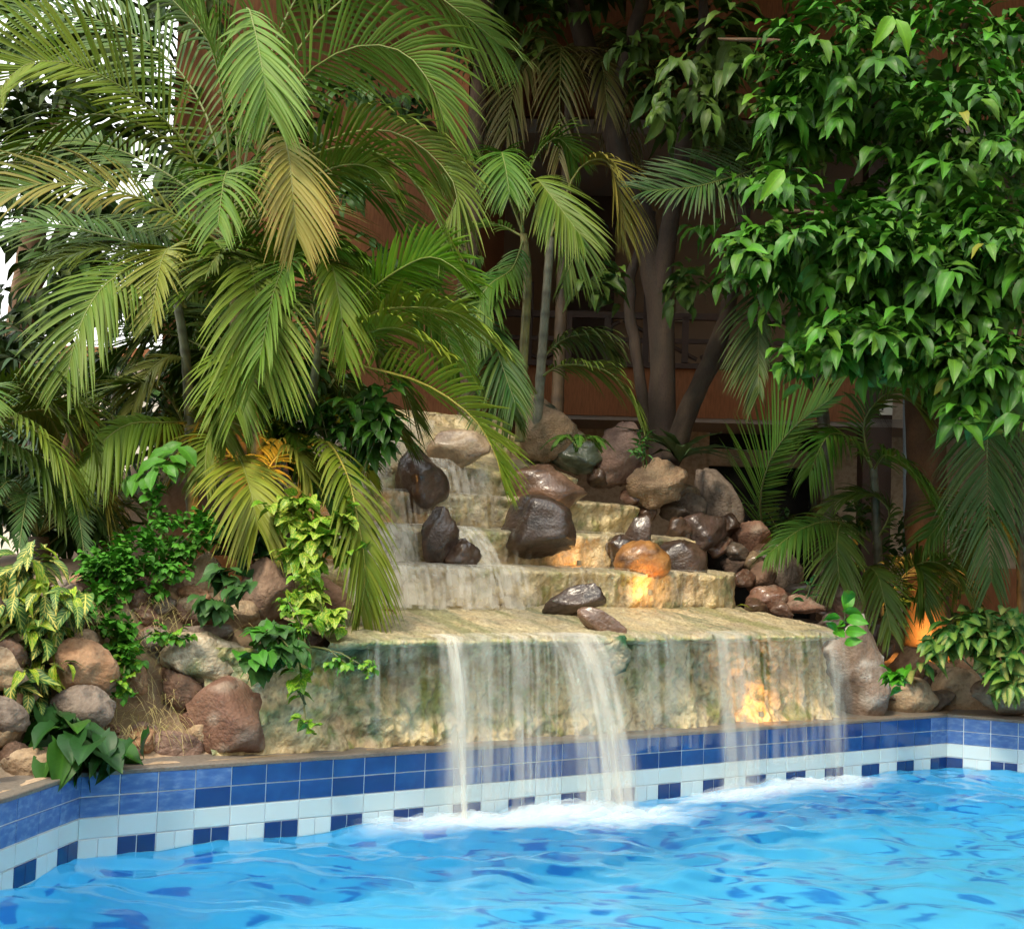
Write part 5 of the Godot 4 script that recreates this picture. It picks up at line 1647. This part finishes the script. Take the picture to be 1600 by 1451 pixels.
func build_small_plants() -> void:
	var veined := leaf_mat("veined_leaf", Color(1, 1, 1), "veined", 0.45)
	var veined2 := leaf_mat("veined_leaf_dark", Color(0.55, 0.75, 0.7), "veined", 0.45)
	var veined3 := leaf_mat("veined_leaf_yellow", Color(1.0, 0.95, 0.6), "splash", 0.45)
	herb("veined_shrub", "shrub with dark leaves and yellow veins at the left frame edge", at(25, 1150, 6.9), [[30, 880, 50, 40, 7.0, 0.12, 7], [10, 950, 60, 50, 6.95, 0.15, 9], [75, 960, 50, 50, 6.95, 0.12, 9], [50, 1030, 60, 60, 6.85, 0.15, 12], [100, 930, 30, 30, 7.0, 0.1, 4], [20, 1090, 50, 50, 6.85, 0.12, 9]], 6, 0.12, 0.19, 1.3, ["veined"], [veined, veined, veined2, veined3], 300)
	var hm := leaf_mat("dark_heart_leaf", Color(0.03, 0.085, 0.035), "plain", 0.4)
	var hm2 := leaf_mat("grey_heart_leaf", Color(0.07, 0.135, 0.06), "plain", 0.45)
	herb("drooping_plant", "dark green drooping leaves hanging over the pool coping at the left corner", at(90, 1150, 6.75), [[70, 1130, 40, 30, 6.75, 0.1, 4], [125, 1140, 40, 30, 6.7, 0.1, 4], [95, 1165, 40, 30, 6.62, 0.08, 4], [140, 1175, 20, 20, 6.6, 0.05, 2]], 5, 0.16, 0.24, 1.6, ["ficus_b", "heart_b"], [hm, hm, leaf_mat("mid_heart_leaf", Color(0.06, 0.14, 0.03), "plain", 0.4)], 100)
	var gm := leaf_mat("herb_leaf", Color(0.085, 0.24, 0.03), "plain", 0.5)
	var gm2 := leaf_mat("herb_leaf_2", Color(0.12, 0.28, 0.05), "plain", 0.5)
	herb("leafy_herb", "bushy bright green herb with small leaves on the left bank", at(220, 930, 7.7), [[225, 880, 75, 55, 7.6, 0.2, 90], [170, 900, 50, 50, 7.5, 0.2, 56], [285, 835, 50, 40, 7.75, 0.15, 40], [150, 950, 40, 40, 7.35, 0.12, 40], [320, 810, 25, 20, 7.8, 0.08, 12], [190, 1000, 30, 40, 7.2, 0.08, 24], [150, 870, 30, 20, 7.5, 0.1, 14]], 6, 0.04, 0.068, 0.6, ["round"], [gm, gm2], 260)
	herb("big_leaf_plant", "young plant with large rounded bright leaves below the low palm frond", at(250, 830, 8.0), [[248, 728, 10, 8, 7.9, 0.04, 2]], 5, 0.2, 0.26, 0.4, ["big"], [leaf_mat("big_leaf", Color(0.11, 0.25, 0.04), "plain", 0.4)], 20)
	herb("creeping_vine", "small green leaves climbing below the large rounded leaves", at(248, 830, 7.95), [[243, 775, 18, 40, 7.85, 0.06, 9], [245, 810, 25, 20, 7.85, 0.06, 5]], 5, 0.04, 0.07, 0.9, ["heart"], [gm], 80)
	var po := leaf_mat("golden_leaf", Color(1, 1, 1), "splash", 0.35)
	var po2 := leaf_mat("golden_leaf_green", Color(0.6, 0.85, 0.5), "splash", 0.35)
	herb("golden_vine", "golden green vine with splashed heart leaves spilling toward the ledge", at(480, 880, 8.0), [[455, 800, 45, 35, 7.8, 0.12, 12], [500, 830, 50, 40, 7.75, 0.12, 16], [470, 870, 40, 30, 7.7, 0.1, 12], [530, 800, 30, 40, 7.8, 0.1, 8], [480, 925, 30, 40, 7.55, 0.1, 10], [505, 960, 30, 20, 7.45, 0.08, 6], [545, 850, 20, 40, 7.75, 0.08, 6]], 5, 0.08, 0.125, 0.9, ["heart", "heart_b"], [po, po, po2], 280)
	herb("golden_vine", "few golden leaves trailing down the mossy left end of the fall wall", at(470, 1100, 7.35), [[470, 1050, 14, 20, 7.3, 0.04, 2], [478, 1125, 16, 12, 7.2, 0.04, 2], [465, 1085, 8, 14, 7.25, 0.03, 1]], 3, 0.06, 0.09, 1.0, ["heart_b"], [po2], 40)
	herb("heart_leaf_vine", "grey green heart shaped leaves hanging right of the cream rock", at(425, 1000, 7.35), [[415, 985, 30, 20, 7.3, 0.06, 4], [435, 1005, 40, 25, 7.25, 0.08, 6], [400, 1045, 16, 16, 7.2, 0.04, 2], [450, 1010, 25, 15, 7.2, 0.05, 3]], 6, 0.09, 0.14, 1.6, ["heart"], [hm2, hm2, gm], 90)
	herb("heart_leaf_vine", "grey green heart shaped leaves between the pointed rock and the cracked boulder", at(345, 960, 7.5), [[350, 905, 20, 25, 7.45, 0.05, 3], [335, 945, 30, 20, 7.4, 0.05, 4], [370, 920, 12, 12, 7.4, 0.04, 1]], 6, 0.09, 0.14, 1.4, ["heart"], [hm2], 60)
	herb("dark_leaf_plant", "grey green leaves behind the cracked boulder", at(395, 880, 8.1), [[390, 850, 30, 20, 8.05, 0.08, 4], [350, 840, 30, 20, 8.1, 0.08, 3]], 4, 0.1, 0.15, 1.0, ["heart"], [hm], 40)
	herb("creeping_herb", "low green creeper trailing between the orange rocks of the left bank", at(200, 1010, 7.3), [[180, 985, 40, 20, 7.25, 0.06, 14], [205, 1030, 25, 30, 7.15, 0.05, 12], [260, 990, 40, 20, 7.3, 0.06, 12], [190, 1075, 14, 24, 7.05, 0.04, 7]], 6, 0.03, 0.06, 0.8, ["round"], [gm, gm2, po2], 60)
	herb("creeping_herb", "yellow green creeper along the mossy top of the fall wall", at(480, 1010, 7.4), [[470, 985, 30, 20, 7.4, 0.06, 10], [540, 1035, 30, 14, 7.3, 0.04, 8], [450, 940, 20, 30, 7.5, 0.05, 8], [575, 1045, 12, 20, 7.3, 0.03, 5]], 6, 0.03, 0.06, 1.1, ["round", "lance"], [po2, gm2], 60)
	herb("shade_shrub", "dense green shrub behind the yellow veined shrub at the left frame edge", at(40, 880, 8.6), [[20, 790, 70, 50, 8.7, 0.2, 16], [90, 810, 70, 50, 8.8, 0.2, 16], [150, 800, 60, 50, 8.9, 0.2, 12], [30, 720, 80, 60, 9.2, 0.2, 14]], 6, 0.12, 0.2, 0.7, ["ficus", "lance"], [leaf_mat("shade_leaf", Color(0.05, 0.1, 0.035), "plain", 0.5)], 60)
	# broad shrub between palm and cascade
	var sh := leaf_mat("shrub_leaf", Color(0.07, 0.15, 0.025), "plain", 0.4)
	var sh2 := leaf_mat("shrub_leaf_2", Color(0.04, 0.09, 0.02), "plain", 0.4)
	herb("broadleaf_shrub", "glossy broadleaf shrub between the clumping palm and the top of the cascade", at(540, 820, 8.5), [[500, 640, 60, 60, 8.5, 0.25, 12], [570, 620, 50, 50, 8.4, 0.2, 10], [600, 650, 30, 30, 8.3, 0.1, 5], [550, 690, 60, 40, 8.4, 0.2, 10], [450, 660, 40, 50, 8.6, 0.2, 8], [500, 740, 50, 40, 8.4, 0.2, 9], [470, 560, 60, 50, 8.8, 0.2, 8]], 5, 0.13, 0.2, 0.9, ["ficus", "ficus_b"], [sh, sh, sh2], 260)
	# right hand side
	var pl := leaf_mat("pale_leaf", Color(1, 1, 1), "pale", 0.4)
	var pl2 := leaf_mat("pale_leaf_green", Color(0.6, 0.9, 0.6), "pale", 0.4)
	herb("spotted_plant", "plant with pale spotted leaves over the edging stones at the right frame edge", at(1540, 1060, 10.4), [[1500, 990, 40, 30, 10.3, 0.15, 8], [1550, 1000, 50, 30, 10.2, 0.15, 10], [1590, 980, 30, 40, 10.2, 0.15, 8], [1470, 1010, 25, 20, 10.3, 0.1, 5], [1580, 1060, 30, 40, 10.0, 0.1, 8], [1545, 965, 50, 20, 10.5, 0.15, 7]], 6, 0.13, 0.2, 1.1, ["heart_b", "ficus_b"], [pl, pl2, pl2], 280)
	var sg := leaf_mat("seedling_leaf", Color(0.1, 0.3, 0.03), "plain", 0.4)
	herb("seedling", "bright green seedling in front of the big reddish rock", at(1320, 985, 8.9), [[1320, 955, 16, 12, 8.85, 0.05, 2]], 5, 0.1, 0.15, 0.7, ["ficus_b", "big"], [sg], 20)
	herb("seedling", "small pointed seedling beside the tilted grey slab", at(1265, 935, 9.6), [[1265, 915, 6, 6, 9.55, 0.03, 1]], 8, 0.1, 0.14, 0.0, ["lance"], [leaf_mat("pointed_leaf", Color(0.06, 0.15, 0.04), "plain", 0.5)], 20)
	herb("seedling", "green seedling growing between the pinkish boulder and the tan boulder", at(1005, 730, 10.3), [[1003, 700, 14, 22, 10.25, 0.06, 6]], 6, 0.07, 0.12, 0.3, ["lance", "ficus"], [leaf_mat("tuft_leaf", Color(0.07, 0.15, 0.05), "plain", 0.5)], 60)
	herb("seedling", "low leaves at the foot of the end boulder near the lamp", at(1410, 1060, 9.8), [[1402, 1055, 20, 10, 9.75, 0.06, 3]], 4, 0.09, 0.14, 0.8, ["heart_b"], [sg], 30)
	var ag := leaf_mat("agave_leaf", Color(0.07, 0.09, 0.07), "plain", 0.5)
	var agp := thing("agave", "grey spiky rosette at the foot of the dark tree", "plant", at(1062, 715, 11.3))
	for k in 16:
		var an := TAU * k / 16.0 + rr(-0.2, 0.2)
		put("leaf", leaf_mesh("lance"), ag, agp, leaf_xf(Vector3(0, -0.03, 0), Vector3(cos(an), rr(0.5, 1.4), sin(an)), Vector3(-cos(an), 1, -sin(an)), rr(0.35, 0.55)))
	var fernp := thing("fern", "small bright fern behind the mossy rock", "plant", at(903, 700, 10.9))
	for k in 8:
		var an := TAU * k / 8.0
		var p0 := fernp.position
		var dd := Vector3(cos(an), 0, sin(an))
		frond3(fernp, PackedVector3Array([p0, p0 + dd * 0.1 + Vector3(0, 0.09, 0), p0 + dd * 0.2 + Vector3(0, 0.07, 0), p0 + dd * 0.28]), 0.06, 0.0, {"green": Color(0.05, 0.14, 0.03), "n": 20, "w": 0.006, "rib": 0.003})
	herb("shade_shrub", "dark bushy shrub in front of the doorway", at(1250, 900, 12.2), [[1235, 815, 40, 40, 12.2, 0.3, 10], [1340, 805, 35, 40, 12.4, 0.3, 14], [1200, 800, 30, 30, 12.2, 0.2, 6]], 6, 0.09, 0.15, 0.6, ["ficus"], [leaf_mat("shade_leaf", Color(0.05, 0.1, 0.035), "plain", 0.5)], 60)
	herb("shade_shrub", "dark low undergrowth behind the dark palm on the right", at(1440, 960, 12.0), [[1430, 850, 60, 60, 12.2, 0.3, 12], [1500, 940, 60, 40, 11.8, 0.3, 10], [1400, 940, 40, 40, 11.6, 0.2, 8]], 6, 0.1, 0.16, 0.6, ["ficus"], [leaf_mat("shade_leaf", Color(0.05, 0.1, 0.035), "plain", 0.5)], 40)
	fallen("reddish brown fallen leaf on the left end of the ledge", atv(598, 955, 0.75), 0.4, 0.12, Color(0.3, 0.09, 0.05))
	fallen("dry brown fallen leaf next to the reddish one on the ledge", atv(584, 950, 0.85), 2.6, 0.09, Color(0.24, 0.12, 0.06))
	fallen("yellow fallen leaf on the right half of the ledge", atv(1152, 946, 0.86), 0.2, 0.11, Color(0.4, 0.34, 0.06))
	fallen("yellowish fallen leaf lying on the coping at the left frame edge", at(42, 1229, 6.5), 0.3, 0.12, Color(0.42, 0.34, 0.12))
	build_grass()

func fallen(label: String, pos: Vector3, yaw: float, size: float, col: Color) -> void:
	var o := put("fallen_leaf", leaf_mesh("ficus_b"), leaf_mat("fallen_%d" % int(yaw * 100), col, "plain", 0.6), self, leaf_xf(pos, Vector3(cos(yaw), 0.1, sin(yaw)), Vector3.UP, size))
	tag(o, label, "leaf")

func build_grass() -> void:
	# dry grass and roots on the left bank
	var b := MB.new()
	for k in 1700:
		var x := rr(60, 480)
		var y := rr(1000, 1185)
		if x > 290 and x < 420 and y > 1060:
			continue
		var u := uv_of(atv(x, y, 0.4)).x
		var d := rr(0.3, 0.75)
		var h := bank_height(u, d, 1) if u > 0.0 else bank_height(0.0, d, 0)
		var p := wp(maxf(u, -0.4), h + 0.06, d - 0.04)
		var dir := Vector3(rr(-1, 1), rr(-0.6, 0.7), rr(0.1, 1)).normalized()
		var ll := rr(0.05, 0.17)
		var sd := dir.cross(Vector3.UP).normalized() * 0.0022
		var c := Color(0.5, 0.38, 0.17).lerp(Color(0.24, 0.26, 0.06), rr(0, 1) * rr(0, 1))
		var st := b.v.size()
		for q in 4:
			var f := q / 3.0
			var pt := p + dir * ll * f + Vector3.DOWN * 0.5 * ll * f * f
			b.add(pt - sd * (1.0 - 0.8 * f), c)
			b.add(pt + sd * (1.0 - 0.8 * f), c)
		b.grid(st, 2, 4)
	var o := put("dry_grass", b.done(), mats.leaf_small)
	tag(o, "dry straw coloured grass between the stones of the left bank", "grass")
	o.set_meta("kind", "stuff")


# ------------------------------------------------------------------ lamps

func lamp(label: String, pos: Vector3, energy: float, aim := Vector3.UP) -> void:
	var root := thing("garden_lamp", label, "lamp", pos)
	var b := MB.new()
	b.tube(PackedVector3Array([Vector3(0, -0.018, 0), Vector3(0, -0.006, 0), Vector3(0, 0.0, 0)]), PackedFloat32Array([0.009, 0.01, 0.012]), 12)
	put("housing", b.done(), mats.lamp_stone, root)
	var sh := MB.new()
	for k in 11:
		var an := lerpf(-2.0, 2.0, k / 10.0) + atan2(-pos.x, -pos.z) 
		for q in [[0.019, -0.016], [0.017, 0.021], [0.0155, 0.021], [0.0165, -0.016]]:
			sh.add(Vector3(sin(an) * q[0], q[1], cos(an) * q[0]))
	sh.grid(0, 4, 11)
	put("shade", sh.done(), mats.lamp_stone, root)
	if not mats.has("lamp_glow"):
		var m := std("lamp_glow", Color(1, 0.85, 0.6), 0.5)
		m.emission_enabled = true
		m.emission = Color(1.0, 0.72, 0.36)
		m.emission_energy_multiplier = 0.9
	var s := SphereMesh.new()
	s.radius = 0.011
	s.height = 0.022
	s.radial_segments = 16
	s.rings = 8
	put("lamp_bulb", s, mats.lamp_glow, root, Transform3D(Basis(), Vector3(0, 0.008, 0)))
	var l := OmniLight3D.new()
	l.name = "lamp_light"
	l.light_color = Color(1.0, 0.7, 0.36)
	l.light_energy = energy
	l.light_size = 0.01
	l.omni_range = 8.0
	l.omni_attenuation = 2.0
	l.shadow_enabled = true
	l.position = Vector3(0, 0.008, 0)
	root.add_child(l)

func build_lamps() -> void:
	lamp("small lamp glowing at the foot of the fall wall beside the broad pale fall", atv(1190, 1116, 0.04), 0.05)
	lamp("small lamp on the ledge lighting the amber boulder", atv(1016, 926, 0.84), 0.028)
	lamp("small lamp hidden behind the largest glossy boulder", atv(905, 880, 1.24), 0.014)
	lamp("garden lamp among the palms by the spotted plant", at(1446, 1004, 11.5), 0.35)
	lamp("garden lamp at the foot of the clumping palm", at(388, 800, 8.5), 0.16)
